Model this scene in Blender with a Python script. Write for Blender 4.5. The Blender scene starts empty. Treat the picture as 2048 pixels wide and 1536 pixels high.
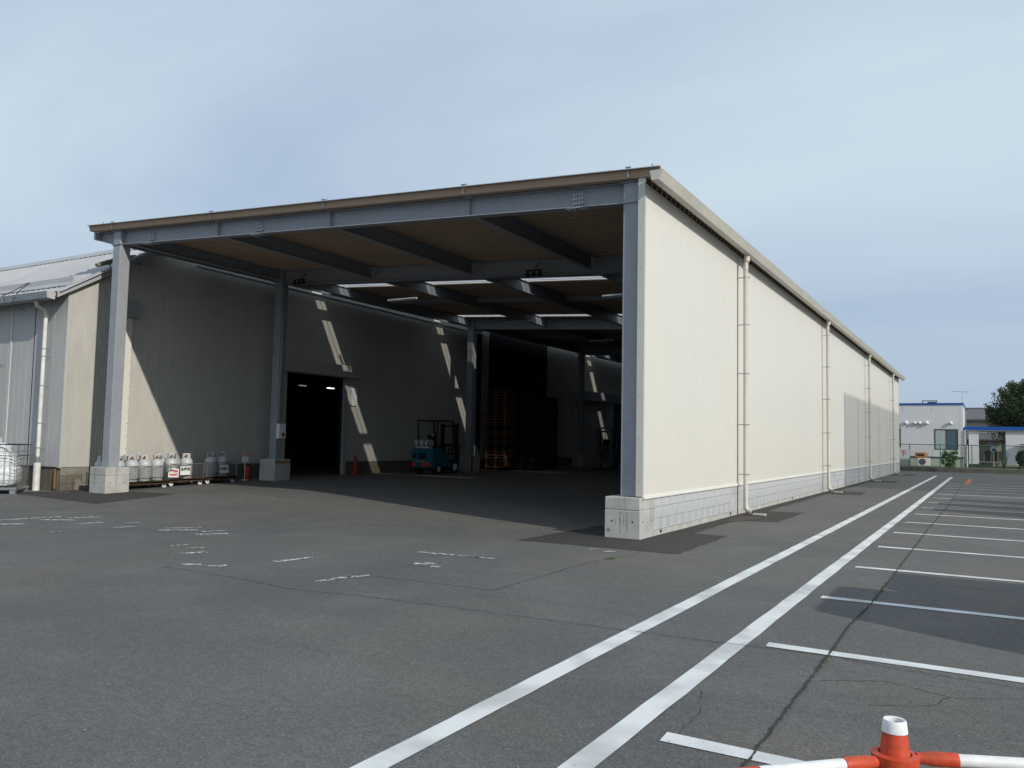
import bpy, math, random
from mathutils import Vector, Matrix
random.seed(7)
R = math.radians
PI = math.pi
SC = bpy.context.scene
COL = SC.collection

# ------------------------------------------------------------------ camera
F_PX, YAW, PITCH, ROLL = 1626.874, 0.529351, 0.068694, 0.019367
fw = Vector((-math.sin(YAW)*math.cos(PITCH), math.cos(YAW)*math.cos(PITCH), math.sin(PITCH)))
rt = Vector((math.cos(YAW), math.sin(YAW), 0)); up = rt.cross(fw)
r2 = rt*math.cos(ROLL) + up*math.sin(ROLL); u2 = -rt*math.sin(ROLL) + up*math.cos(ROLL)
cam = bpy.data.cameras.new('camera'); camo = bpy.data.objects.new('camera', cam); COL.objects.link(camo)
M4 = Matrix(((r2.x, u2.x, -fw.x, 4.9644), (r2.y, u2.y, -fw.y, -12.7438), (r2.z, u2.z, -fw.z, 1.5979), (0, 0, 0, 1)))
camo.matrix_world = M4
cam.sensor_width = 36; cam.sensor_fit = 'HORIZONTAL'; cam.lens = F_PX/2048*36; cam.clip_end = 2000; cam.clip_start = .05
SC.camera = camo

# ------------------------------------------------------------------ sky, sun, exposure
SUNV = Vector((1, -.335, .55)).normalized()
EL = math.asin(SUNV.z); AZ = math.atan2(SUNV.x, SUNV.y)
w = bpy.data.worlds.new('World'); SC.world = w; w.use_nodes = True
nt = w.node_tree; N = nt.nodes; L = nt.links
for n in list(N): N.remove(n)
def wn(t, **k):
    n = N.new(t)
    for a, b in k.items(): setattr(n, a, b)
    return n
sky = wn('ShaderNodeTexSky', sky_type='NISHITA'); sky.sun_disc = False
sky.sun_elevation = EL; sky.sun_rotation = AZ; sky.air_density = 1.0; sky.dust_density = 1.2; sky.ozone_density = 1.5
tc = wn('ShaderNodeTexCoord')
sep = wn('ShaderNodeSeparateXYZ'); L.new(tc.outputs['Generated'], sep.inputs[0])
ad = wn('ShaderNodeMath', operation='ADD'); ad.inputs[1].default_value = .16
mx = wn('ShaderNodeMath', operation='MAXIMUM'); mx.inputs[1].default_value = 0.0
L.new(sep.outputs[2], mx.inputs[0]); L.new(mx.outputs[0], ad.inputs[0])
dx = wn('ShaderNodeMath', operation='DIVIDE'); dy = wn('ShaderNodeMath', operation='DIVIDE')
L.new(sep.outputs[0], dx.inputs[0]); L.new(ad.outputs[0], dx.inputs[1])
L.new(sep.outputs[1], dy.inputs[0]); L.new(ad.outputs[0], dy.inputs[1])
cmb = wn('ShaderNodeCombineXYZ'); L.new(dx.outputs[0], cmb.inputs[0]); L.new(dy.outputs[0], cmb.inputs[1])
mp = wn('ShaderNodeMapping'); mp.inputs['Rotation'].default_value = (0, 0, R(-28)); mp.inputs['Scale'].default_value = (.32, .62, 1)
mp.inputs['Location'].default_value = (3.1, 1.7, 0)
L.new(cmb.outputs[0], mp.inputs[0])
n1 = wn('ShaderNodeTexNoise'); n1.inputs['Scale'].default_value = 1.3; n1.inputs['Detail'].default_value = 7; n1.inputs['Roughness'].default_value = .5
n1.inputs['Distortion'].default_value = .5
L.new(mp.outputs[0], n1.inputs['Vector'])
rp = wn('ShaderNodeValToRGB'); rp.color_ramp.interpolation = 'EASE'
rp.color_ramp.elements[0].position = .22; rp.color_ramp.elements[0].color = (0, 0, 0, 1)
rp.color_ramp.elements[1].position = .66; rp.color_ramp.elements[1].color = (1, 1, 1, 1)
L.new(n1.outputs[0], rp.inputs[0])
mix = wn('ShaderNodeMixRGB'); mix.inputs[2].default_value = (4.15, 4.95, 5.6, 1)
veil = wn('ShaderNodeMixRGB'); veil.inputs[0].default_value = .88; veil.inputs[2].default_value = (2.6, 3.3, 4.4, 1)
L.new(sky.outputs[0], veil.inputs[1]); hz = wn('ShaderNodeMapRange'); hz.inputs['From Min'].default_value = .0; hz.inputs['From Max'].default_value = .34; hz.inputs['To Min'].default_value = .12; hz.inputs['To Max'].default_value = 1.0
hz.interpolation_type = 'SMOOTHSTEP'; L.new(sep.outputs[2], hz.inputs[0])
mm = wn('ShaderNodeMath', operation='MULTIPLY'); L.new(rp.outputs[0], mm.inputs[0]); L.new(hz.outputs[0], mm.inputs[1])
L.new(mm.outputs[0], mix.inputs[0]); L.new(veil.outputs[0], mix.inputs[1])
bg = wn('ShaderNodeBackground'); bg.inputs[1].default_value = .148
L.new(mix.outputs[0], bg.inputs[0])
wo = wn('ShaderNodeOutputWorld'); L.new(bg.outputs[0], wo.inputs[0])
sl = bpy.data.lights.new('sun', 'SUN'); sl.energy = 3.3; sl.angle = R(.6); sl.color = (1, .94, .84)
so = bpy.data.objects.new('sun', sl); COL.objects.link(so); so.rotation_euler = SUNV.to_track_quat('Z', 'Y').to_euler(); so.location = (20, -10, 30)
SC.view_settings.view_transform = 'Standard'; SC.view_settings.look = 'None'; SC.view_settings.gamma = 1
SC.view_settings.exposure = 0; SC.view_settings.use_curve_mapping = False
try:
    SC.cycles.max_bounces = 8; SC.cycles.diffuse_bounces = 2; SC.cycles.transparent_max_bounces = 12; SC.cycles.use_denoising = True
except Exception: pass

# ------------------------------------------------------------------ materials
def mat(name, col, rough=.6, metal=0, n=(), spec=.4, var=.0, vscale=2.0, bump=0, bscale=40, fine=0.0, fscale=60, vcol=None, stretch=None):
    """plain principled with two scales of noise variation and a bump"""
    m = bpy.data.materials.new(name); m.use_nodes = True
    t = m.node_tree; nn = t.nodes; ll = t.links; b = nn['Principled BSDF']
    b.inputs['Base Color'].default_value = (*col, 1); b.inputs['Roughness'].default_value = rough
    b.inputs['Metallic'].default_value = metal; b.inputs['Specular IOR Level'].default_value = spec
    co = nn.new('ShaderNodeTexCoord').outputs['Object']
    if stretch:
        mpn = nn.new('ShaderNodeMapping'); mpn.inputs['Scale'].default_value = stretch; ll.new(co, mpn.inputs[0]); co = mpn.outputs[0]
    last = None
    if var:
        a = nn.new('ShaderNodeTexNoise'); a.inputs['Scale'].default_value = vscale; a.inputs['Detail'].default_value = 5; ll.new(co, a.inputs[0])
        r = nn.new('ShaderNodeMapRange'); r.inputs['From Min'].default_value = .3; r.inputs['From Max'].default_value = .7; ll.new(a.outputs[0], r.inputs[0])
        x = nn.new('ShaderNodeMixRGB'); x.inputs[1].default_value = (*col, 1)
        vc = vcol or tuple(c*(1-var) for c in col); x.inputs[2].default_value = (*vc, 1)
        ll.new(r.outputs[0], x.inputs[0]); last = x.outputs[0]
    if fine:
        a = nn.new('ShaderNodeTexNoise'); a.inputs['Scale'].default_value = fscale; a.inputs['Detail'].default_value = 2; ll.new(co, a.inputs[0])
        x = nn.new('ShaderNodeMixRGB'); x.blend_type = 'MULTIPLY'; x.inputs[0].default_value = 1
        r = nn.new('ShaderNodeMapRange'); r.inputs['From Min'].default_value = .3; r.inputs['From Max'].default_value = .7
        r.inputs['To Min'].default_value = 1-fine; r.inputs['To Max'].default_value = 1+fine; ll.new(a.outputs[0], r.inputs[0])
        if last: ll.new(last, x.inputs[1])
        else: x.inputs[1].default_value = (*col, 1)
        ll.new(r.outputs[0], x.inputs[2]); last = x.outputs[0]
    if last: ll.new(last, b.inputs['Base Color'])
    if bump:
        a = nn.new('ShaderNodeTexNoise'); a.inputs['Scale'].default_value = bscale; a.inputs['Detail'].default_value = 3; ll.new(co, a.inputs[0])
        bp = nn.new('ShaderNodeBump'); bp.inputs['Strength'].default_value = bump; bp.inputs['Distance'].default_value = .01
        ll.new(a.outputs[0], bp.inputs['Height']); ll.new(bp.outputs[0], b.inputs['Normal'])
    return m

def asphalt(name, base, tint, dark=1.0, stones=.5):
    m = bpy.data.materials.new(name); m.use_nodes = True
    t = m.node_tree; nn = t.nodes; ll = t.links; b = nn['Principled BSDF']
    b.inputs['Roughness'].default_value = .88; b.inputs['Specular IOR Level'].default_value = .25
    co = nn.new('ShaderNodeTexCoord').outputs['Object']
    def noise(s, d=4, r=.55, vec=co, dist=0):
        a = nn.new('ShaderNodeTexNoise'); a.inputs['Scale'].default_value = s; a.inputs['Detail'].default_value = d
        a.inputs['Roughness'].default_value = r; a.inputs['Distortion'].default_value = dist; ll.new(vec, a.inputs[0]); return a.outputs[0]
    def mr(v, a, b_, c=0., d=1.):
        r = nn.new('ShaderNodeMapRange'); r.inputs['From Min'].default_value = a; r.inputs['From Max'].default_value = b_
        r.inputs['To Min'].default_value = c; r.inputs['To Max'].default_value = d; ll.new(v, r.inputs[0]); return r.outputs[0]
    def mixc(f, a, b_, bt='MIX'):
        x = nn.new('ShaderNodeMixRGB'); x.blend_type = bt
        for i, v in ((0, f), (1, a), (2, b_)):
            if isinstance(v, (int, float)): x.inputs[i].default_value = v
            elif isinstance(v, tuple): x.inputs[i].default_value = (*v, 1)
            else: ll.new(v, x.inputs[i])
        return x.outputs[0]
    c = mixc(mr(noise(.22, 6), .35, .65), base, tint)
    c = mixc(mr(noise(.9, 5, .6, dist=.6), .48, .72, 0, .5), c, tuple(v*1.18 for v in tint))
    # dusty brown blotches
    c = mixc(mr(noise(.30, 4, .6, dist=.4), .50, .70, 0, .55), c, (base[0]*1.45, base[1]*1.30, base[2]*1.08))
    # long drag / tyre marks
    mpn = nn.new('ShaderNodeMapping'); mpn.inputs['Scale'].default_value = (.5, 3.2, 1); mpn.inputs['Rotation'].default_value = (0, 0, R(25)); ll.new(co, mpn.inputs[0])
    c = mixc(mr(noise(.8, 4, .6, mpn.outputs[0]), .55, .75, 0, .35), c, tuple(v*.72 for v in base))
    # dark damp spots
    c = mixc(mr(noise(3.1, 3, .5), .70, .78, 0, .45), c, tuple(v*.62 for v in base))
    # grain
    c = mixc(1.0, c, mr(noise(48, 3, .75), .3, .7, .66, 1.34), 'MULTIPLY')
    c = mixc(1.0, c, mr(noise(120, 2, .7), .3, .7, .62, 1.38), 'MULTIPLY')
    c = mixc(1.0, c, mr(noise(14, 4, .7), .3, .7, .84, 1.16), 'MULTIPLY')
    # oily drips
    c = mixc(mr(noise(1.7, 2, .4), .74, .80, 0, .5), c, tuple(v*.5 for v in base))
    # light aggregate stones showing here and there
    v = nn.new('ShaderNodeTexVoronoi'); v.inputs['Scale'].default_value = 62; ll.new(co, v.inputs[0])
    hue = nn.new('ShaderNodeSeparateColor'); ll.new(v.outputs['Color'], hue.inputs[0])
    sel = mr(hue.outputs[0], .90, .92); near = mr(v.outputs['Distance'], .20, .34, 1, 0)
    mu = nn.new('ShaderNodeMath'); mu.operation = 'MULTIPLY'; ll.new(sel, mu.inputs[0]); ll.new(near, mu.inputs[1])
    m2 = nn.new('ShaderNodeMath'); m2.operation = 'MULTIPLY'; ll.new(mu.outputs[0], m2.inputs[0]); m2.inputs[1].default_value = stones
    c = mixc(m2.outputs[0], c, (.30, .29, .27))
    v2 = nn.new('ShaderNodeTexVoronoi'); v2.inputs['Scale'].default_value = 9; ll.new(co, v2.inputs[0])
    h2 = nn.new('ShaderNodeSeparateColor'); ll.new(v2.outputs['Color'], h2.inputs[0])
    mu2 = nn.new('ShaderNodeMath'); mu2.operation = 'MULTIPLY'; ll.new(mr(h2.outputs[1], .955, .965), mu2.inputs[0]); ll.new(mr(v2.outputs['Distance'], .05, .1, 1, 0), mu2.inputs[1])
    c = mixc(mu2.outputs[0], c, (.30, .28, .25))
    ll.new(c, b.inputs['Base Color'])
    bp = nn.new('ShaderNodeBump'); bp.inputs['Strength'].default_value = .55; bp.inputs['Distance'].default_value = .006
    ll.new(noise(150, 3, .7), bp.inputs['Height']); ll.new(bp.outputs[0], b.inputs['Normal'])
    return m

def paint(name, col, under, wear=.56, soft=.05, scale=9):
    m = bpy.data.materials.new(name); m.use_nodes = True
    t = m.node_tree; nn = t.nodes; ll = t.links; b = nn['Principled BSDF']
    b.inputs['Roughness'].default_value = .75; b.inputs['Specular IOR Level'].default_value = .2
    co = nn.new('ShaderNodeTexCoord').outputs['Object']
    a = nn.new('ShaderNodeTexNoise'); a.inputs['Scale'].default_value = scale; a.inputs['Detail'].default_value = 9; a.inputs['Roughness'].default_value = .68; ll.new(co, a.inputs[0])
    r = nn.new('ShaderNodeMapRange'); r.inputs['From Min'].default_value = wear-soft; r.inputs['From Max'].default_value = wear+soft; ll.new(a.outputs[0], r.inputs[0])
    a2 = nn.new('ShaderNodeTexNoise'); a2.inputs['Scale'].default_value = 2.0; a2.inputs['Detail'].default_value = 6; ll.new(co, a2.inputs[0])
    r2_ = nn.new('ShaderNodeMapRange'); r2_.inputs['From Min'].default_value = .42; r2_.inputs['From Max'].default_value = .65; ll.new(a2.outputs[0], r2_.inputs[0])
    x0 = nn.new('ShaderNodeMixRGB'); x0.inputs[1].default_value = (*col, 1); x0.inputs[2].default_value = (*[c*.70 for c in col], 1); ll.new(r2_.outputs[0], x0.inputs[0])
    x = nn.new('ShaderNodeMixRGB'); ll.new(x0.outputs[0], x.inputs[1]); x.inputs[2].default_value = (*under, 1); ll.new(r.outputs[0], x.inputs[0])
    ll.new(x.outputs[0], b.inputs['Base Color'])
    a3 = nn.new('ShaderNodeTexNoise'); a3.inputs['Scale'].default_value = 150; ll.new(co, a3.inputs[0])
    bp = nn.new('ShaderNodeBump'); bp.inputs['Strength'].default_value = .35; bp.inputs['Distance'].default_value = .005
    ll.new(a3.outputs[0], bp.inputs['Height']); ll.new(bp.outputs[0], b.inputs['Normal'])
    return m

def concrete(name, col, stain=(.16, .11, .07), amt=.5, bump=.25):
    m = bpy.data.materials.new(name); m.use_nodes = True
    t = m.node_tree; nn = t.nodes; ll = t.links; b = nn['Principled BSDF']; b.inputs['Roughness'].default_value = .9; b.inputs['Specular IOR Level'].default_value = .2
    co = nn.new('ShaderNodeTexCoord').outputs['Object']
    def noise(s, d, vec=co):
        a = nn.new('ShaderNodeTexNoise'); a.inputs['Scale'].default_value = s; a.inputs['Detail'].default_value = d; ll.new(vec, a.inputs[0]); return a.outputs[0]
    def mr(v, a, b_, c=0., d=1.):
        r = nn.new('ShaderNodeMapRange'); r.inputs['From Min'].default_value = a; r.inputs['From Max'].default_value = b_
        r.inputs['To Min'].default_value = c; r.inputs['To Max'].default_value = d; ll.new(v, r.inputs[0]); return r.outputs[0]
    x = nn.new('ShaderNodeMixRGB'); x.inputs[1].default_value = (*col, 1); x.inputs[2].default_value = (*[c*.78 for c in col], 1); ll.new(mr(noise(2.4, 6), .35, .65), x.inputs[0])
    mpn = nn.new('ShaderNodeMapping'); mpn.inputs['Scale'].default_value = (9, 9, .6); ll.new(co, mpn.inputs[0])
    y = nn.new('ShaderNodeMixRGB'); ll.new(x.outputs[0], y.inputs[1]); y.inputs[2].default_value = (*stain, 1); ll.new(mr(noise(1.1, 4, mpn.outputs[0]), .56, .78, 0, amt), y.inputs[0])
    z = nn.new('ShaderNodeMixRGB'); z.blend_type = 'MULTIPLY'; z.inputs[0].default_value = 1; ll.new(y.outputs[0], z.inputs[1]); ll.new(mr(noise(70, 3), .3, .7, .88, 1.12), z.inputs[2])
    ll.new(z.outputs[0], b.inputs['Base Color'])
    bp = nn.new('ShaderNodeBump'); bp.inputs['Strength'].default_value = bump; bp.inputs['Distance'].default_value = .01; ll.new(noise(45, 4), bp.inputs['Height']); ll.new(bp.outputs[0], b.inputs['Normal'])
    return m

def emit(name, col, s):
    m = bpy.data.materials.new(name); m.use_nodes = True; b = m.node_tree.nodes['Principled BSDF']
    b.inputs['Emission Color'].default_value = (*col, 1); b.inputs['Emission Strength'].default_value = s; return m

def net_mat():
    m = bpy.data.materials.new('half-clear shadow net'); m.use_nodes = True; t = m.node_tree; nn = t.nodes; ll = t.links  # lets half the sun through so the shadow it adds stays pale
    b = nn['Principled BSDF']; b.inputs['Base Color'].default_value = (.25, .33, .36, 1); b.inputs['Alpha'].default_value = .5
    return m

def skylight_mat():
    m = bpy.data.materials.new('skylight sheet'); m.use_nodes = True; t = m.node_tree; nn = t.nodes; ll = t.links
    nn.remove(nn['Principled BSDF']); out = nn['Material Output']
    tr = nn.new('ShaderNodeBsdfTransparent'); tr.inputs[0].default_value = (.95, .96, .98, 1)
    tl = nn.new('ShaderNodeBsdfTranslucent'); tl.inputs[0].default_value = (.95, .96, .98, 1)
    gl = nn.new('ShaderNodeBsdfGlossy'); gl.inputs['Roughness'].default_value = .25
    a = nn.new('ShaderNodeMixShader'); a.inputs[0].default_value = .48; ll.new(tr.outputs[0], a.inputs[1]); ll.new(tl.outputs[0], a.inputs[2])
    b = nn.new('ShaderNodeMixShader'); b.inputs[0].default_value = .06; ll.new(a.outputs[0], b.inputs[1]); ll.new(gl.outputs[0], b.inputs[2])
    ll.new(b.outputs[0], out.inputs[0]); return m

def glass(name, col, rough=.05):
    m = mat(name, col, rough, spec=.8); m.node_tree.nodes['Principled BSDF'].inputs['Coat Weight'].default_value = .5; return m

ASPH = (.107, .108, .108)
MAT = dict(
    asphalt=asphalt('asphalt', ASPH, (.137, .134, .127), stones=.8),
    new_asphalt=asphalt('new asphalt', (.050, .047, .046), (.060, .056, .054), stones=.25),
    white_paint=paint('white road paint', (.70, .72, .72), ASPH, .675, .03, 38),
    worn_paint=paint('worn road paint', (.60, .61, .60), (.11, .11, .11), .50, .045, 17),
    orange_paint=paint('orange road paint', (.55, .17, .03), ASPH, .60, .05, 12),
    crack=mat('crack', (.038, .036, .034), .95, var=.6, vscale=5, vcol=(.035, .035, .028)),
    cream=mat('cream cladding', (.66, .642, .575), .34, var=.06, vscale=.35, spec=.5, stretch=(1, 1, .5), vcol=(.645, .632, .575), fine=.012, fscale=2),
    cream_trim=mat('cream trim', (.54, .54, .50), .4, var=.08, vscale=1.5),
    gutter=mat('gutter paint', (.56, .54, .47), .4, var=.12, vscale=.8, fine=.04, fscale=6),
    wh_gable=mat('old gable cladding', (.475, .462, .42), .5, var=.14, vscale=.6, stretch=(1, 1, .3), fine=.05, fscale=5),
    wh_front=mat('old front cladding', (.45, .45, .44), .5, var=.14, vscale=.7, stretch=(1, 1, .3), fine=.04, fscale=6),
    wh_roof=mat('old roof sheet', (.40, .405, .425), .6, metal=.0, var=.15, vscale=.9),
    steel=mat('grey painted steel', (.285, .305, .335), .5, var=.10, vscale=1.8, fine=.05, fscale=9),
    steel_edge=mat('galvanised edge', (.5, .53, .55), .35, metal=.6, var=.2, vscale=3),
    zinc=mat('galvanised steel', (.42, .44, .45), .38, metal=.75, var=.25, vscale=8),
    roof_top=mat('roof sheet', (.42, .44, .45), .4, metal=.5, var=.15, vscale=.7),
    tan=mat('tan insulation', (.42, .305, .22), .85, var=.10, vscale=.6),
    skylight=skylight_mat(),
    conc=concrete('pier concrete', (.46, .46, .44)),
    block=concrete('block concrete', (.47, .485, .50), (.30, .30, .30), .35),
    plinth=concrete('weathered plinth', (.15, .135, .105), (.045, .035, .022), .85, .6),
    plinth_pale=concrete('efflorescence', (.22, .21, .175), (.16, .12, .08), .6, .5),
    pvc=mat('beige pvc pipe', (.60, .57, .49), .35, var=.08, vscale=4),
    pvc_white=mat('white pvc pipe', (.70, .71, .69), .35, var=.15, vscale=5, vcol=(.55, .54, .50)),
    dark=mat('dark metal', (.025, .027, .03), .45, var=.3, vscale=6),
    black=mat('black rubber', (.013, .013, .013), .8, var=.3, vscale=9),
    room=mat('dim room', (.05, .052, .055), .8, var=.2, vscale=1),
    teal=mat('teal paint', (.008, .135, .185), .3, var=.15, vscale=3),
    red=mat('red plastic', (.56, .055, .018), .5, var=.28, vscale=14, fine=.12, fscale=45, vcol=(.46, .075, .035)),
    red_dull=mat('dull red', (.42, .035, .02), .55, var=.2, vscale=8),
    white=mat('white plastic', (.76, .76, .76), .45, var=.14, vscale=9, fine=.06, fscale=35),
    white_sign=mat('white board', (.78, .78, .77), .5, var=.06, vscale=6),
    black_ink=mat('black ink', (.02, .02, .022), .6),
    red_ink=mat('red ink', (.60, .03, .03), .6),
    gas=mat('gas bottle grey', (.50, .52, .53), .35, var=.15, vscale=6, fine=.07, fscale=25),
    brass=mat('brass', (.45, .26, .06), .35, metal=.8, var=.2, vscale=20),
    rust=mat('rusty iron', (.10, .055, .03), .85, var=.4, vscale=12, vcol=(.05, .035, .025)),
    wire=mat('wire mesh', (.25, .26, .26), .45, metal=.6, var=.2, vscale=15),
    wrap=mat('white plastic wrap', (.74, .77, .80), .22, var=.10, vscale=3, bump=.9, bscale=9, spec=.6),
    wood=mat('pallet wood', (.15, .07, .032), .8, var=.4, vscale=4, fine=.12, fscale=30, stretch=(1, 1, 3)),
    wood_dark=mat('darker pallet wood', (.045, .024, .015), .85, var=.4, vscale=4, fine=.12, fscale=30),  # darker tone of the pallet wood, all of the rear stacks
    yellow=mat('yellow tape', (.55, .38, .02), .5, var=.1, vscale=9),
    green=mat('green fence coat', (.03, .13, .085), .45, var=.2, vscale=5),
    kerb=concrete('kerb concrete', (.13, .125, .105), (.05, .045, .035), .6, .4),
    annex=mat('pale annex panel', (.64, .645, .67), .5, var=.06, vscale=.8, fine=.03, fscale=5),
    blue=mat('blue fascia', (.012, .09, .36), .4, var=.12, vscale=2),
    pale_green=mat('pale green base', (.42, .47, .40), .7, var=.15, vscale=2),
    pane_light=glass('curtained pane', (.33, .42, .43)),
    pane_dark=glass('dark pane', (.035, .075, .09)),
    frame=mat('dark window frame', (.05, .045, .045), .4, var=.1, vscale=9),
    lawn=mat('soil and grass', (.16, .11, .06), .95, var=.5, vscale=1.2, vcol=(.09, .11, .045), fine=.3, fscale=14, bump=.6, bscale=12),
    tile=mat('grey roof tile', (.13, .13, .14), .7, var=.2, vscale=2.5, fine=.15, fscale=12),
    house=mat('beige render', (.36, .35, .31), .8, var=.1, vscale=1),
    leaf=mat('dark conifer foliage', (.028, .052, .020), .75, var=.55, vscale=1.4, vcol=(.060, .085, .024)),
    leaf2=mat('green bush foliage', (.045, .11, .028), .6, var=.4, vscale=5, vcol=(.09, .17, .04)),
    bark=mat('bark', (.055, .042, .032), .9, var=.4, vscale=9),
    yellow_rust=mat('ochre rust', (.24, .15, .06), .8, var=.4, vscale=12),
    net=net_mat(),
    orange=mat('orange case', (.55, .22, .06), .5, var=.2, vscale=5),
    carpaint=mat('silver car paint', (.45, .46, .48), .25, metal=.5, var=.05, vscale=2),
    lamp_on=emit('lit tube', (1, .97, .9), 2.2),
    lamp_glass=mat('unlit tube', (.62, .63, .62), .3),
    ochre=mat('ochre dust', (.20, .16, .09), .95, var=.5, vscale=9, vcol=(.12, .11, .10), fine=.3, fscale=60),
    sludge=mat('brown silt', (.10, .075, .052), .9, var=.4, vscale=4, vcol=(.05, .045, .04)),
)

# ------------------------------------------------------------------ ground height
def ss(t): t = max(0, min(1, t)); return t*t*(3-2*t)
def gz(x, y): return .18*ss(-x/12)*ss((y+3)/10)

# ------------------------------------------------------------------ mesh helpers
class MB:
    def __init__(s): s.v = []; s.f = []
    def add(s, vs, fs):
        b = len(s.v); s.v += [tuple(v) for v in vs]; s.f += [tuple(i+b for i in f) for f in fs]; return s
    def box(s, x0, x1, y0, y1, z0, z1):
        vs = [(x, y, z) for z in (z0, z1) for x, y in ((x0, y0), (x1, y0), (x1, y1), (x0, y1))]
        return s.add(vs, [(3, 2, 1, 0), (4, 5, 6, 7), (0, 1, 5, 4), (1, 2, 6, 5), (2, 3, 7, 6), (3, 0, 4, 7)])
    def cbox(s, x0, x1, y0, y1, z0, z1, c=.01):
        """box with chamfered edges"""
        vs = []; 
        for sx, X in ((1, x0), (-1, x1)):
            for sy, Y in ((1, y0), (-1, y1)):
                for sz, Z in ((1, z0), (-1, z1)):
                    vs += [(X, Y+sy*c, Z+sz*c), (X+sx*c, Y, Z+sz*c), (X+sx*c, Y+sy*c, Z)]
        import itertools
        I = lambda a, b, d, k: ((a*2+b)*2+d)*3+k
        fs = [(I(0,0,0,0), I(0,0,1,0), I(0,1,1,0), I(0,1,0,0)), (I(1,0,0,0), I(1,1,0,0), I(1,1,1,0), I(1,0,1,0)),
              (I(0,0,0,1), I(1,0,0,1), I(1,0,1,1), I(0,0,1,1)), (I(0,1,0,1), I(0,1,1,1), I(1,1,1,1), I(1,1,0,1)),
              (I(0,0,0,2), I(0,1,0,2), I(1,1,0,2), I(1,0,0,2)), (I(0,0,1,2), I(1,0,1,2), I(1,1,1,2), I(0,1,1,2))]
        for b in (0, 1):
            for d in (0, 1):
                fs.append((I(0,b,d,1), I(0,b,d,2), I(1,b,d,2), I(1,b,d,1)))
        for a in (0, 1):
            for d in (0, 1):
                fs.append((I(a,0,d,0), I(a,0,d,2), I(a,1,d,2), I(a,1,d,0)))
        for a in (0, 1):
            for b in (0, 1):
                fs.append((I(a,b,0,0), I(a,b,0,1), I(a,b,1,1), I(a,b,1,0)))
        for a, b, d in itertools.product((0, 1), repeat=3): fs.append((I(a,b,d,0), I(a,b,d,1), I(a,b,d,2)))
        return s.add(vs, fs)
    def prism(s, pts, axis, a, b):
        """polygon pts (2D) extruded along axis from a to b; pts in the remaining axes order"""
        n = len(pts)
        def P(p, t):
            return {'x': (t, p[0], p[1]), 'y': (p[0], t, p[1]), 'z': (p[0], p[1], t)}[axis]
        return s.add([P(p, a) for p in pts]+[P(p, b) for p in pts],
                     [tuple(range(n))[::-1], tuple(range(n, 2*n))]+[(i, (i+1) % n, (i+1) % n+n, i+n) for i in range(n)])
    def tube(s, pts, r, n=10, cap=True):
        pts = [Vector(p) for p in pts]; rs = r if isinstance(r, (list, tuple)) else [r]*len(pts)
        base = len(s.v); up_ = None
        for i, p in enumerate(pts):
            d = (pts[min(i+1, len(pts)-1)]-pts[max(i-1, 0)]).normalized()
            if up_ is None:
                up_ = Vector((0, 0, 1)) if abs(d.z) < .9 else Vector((1, 0, 0))
            a = d.cross(up_).normalized(); b = a.cross(d); up_ = b
            for k in range(n):
                t = 2*PI*k/n; s.v.append(tuple(p+(a*math.cos(t)+b*math.sin(t))*rs[i]))
        for i in range(len(pts)-1):
            for k in range(n):
                s.f.append((base+i*n+k, base+i*n+(k+1) % n, base+(i+1)*n+(k+1) % n, base+(i+1)*n+k))
        if cap:
            s.f.append(tuple(base+k for k in range(n))[::-1]); s.f.append(tuple(base+(len(pts)-1)*n+k for k in range(n)))
        return s
    def lathe(s, prof, n=20, c=(0, 0, 0)):
        base = len(s.v)
        for r, z in prof:
            for k in range(n):
                t = 2*PI*k/n; s.v.append((c[0]+r*math.cos(t), c[1]+r*math.sin(t), c[2]+z))
        for i in range(len(prof)-1):
            for k in range(n):
                s.f.append((base+i*n+k, base+i*n+(k+1) % n, base+(i+1)*n+(k+1) % n, base+(i+1)*n+k))
        return s
    def quad(s, a, b, c, d): return s.add([a, b, c, d], [(0, 1, 2, 3)])
    def mesh(s, name, m, smooth=False):
        me = bpy.data.meshes.new(name); me.from_pydata(s.v, [], s.f); me.validate(); me.update()
        if isinstance(m, (list, tuple)):
            for q in m: me.materials.append(q)
        else: me.materials.append(m)
        if smooth:
            me.polygons.foreach_set('use_smooth', [True]*len(me.polygons))
            try: me.set_sharp_from_angle(angle=R(40))
            except Exception: pass
        return me
    def build(s, name, m, parent=None, smooth=False, kind=None, label=None, loc=None):
        return link(name, s.mesh(name, MAT[m] if isinstance(m, str) else m, smooth), parent, kind, label, loc)

def link(name, me, parent=None, kind=None, label=None, loc=None, rot=None):
    o = bpy.data.objects.new(name, me); COL.objects.link(o)
    if parent: o.parent = parent
    if kind: o['kind'] = kind
    if label: o['label'] = label
    if loc: o.location = loc
    if rot: o.rotation_euler = rot
    return o

def tag(o, label, cat, group=None):
    o['label'] = label; o['category'] = cat
    if group: o['group'] = group
    return o

def thing(name, label, cat, loc=(0, 0, 0), rz=0, group=None):
    o = bpy.data.objects.new(name, None); COL.objects.link(o); o.empty_display_size = .2
    o.location = loc; o.rotation_euler = (0, 0, rz); return tag(o, label, cat, group)

def dup(root, loc, rz=None, label=None, group=None, scale=None):
    r = root.copy(); COL.objects.link(r); r.location = loc
    if rz is not None: r.rotation_euler = (0, 0, rz)
    if scale: r.scale = scale
    if label: r['label'] = label
    if group: r['group'] = group
    for ch in list(root.children):
        c = ch.copy(); COL.objects.link(c); c.parent = r
        for g in list(ch.children):
            d = g.copy(); COL.objects.link(d); d.parent = c
    return r

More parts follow.
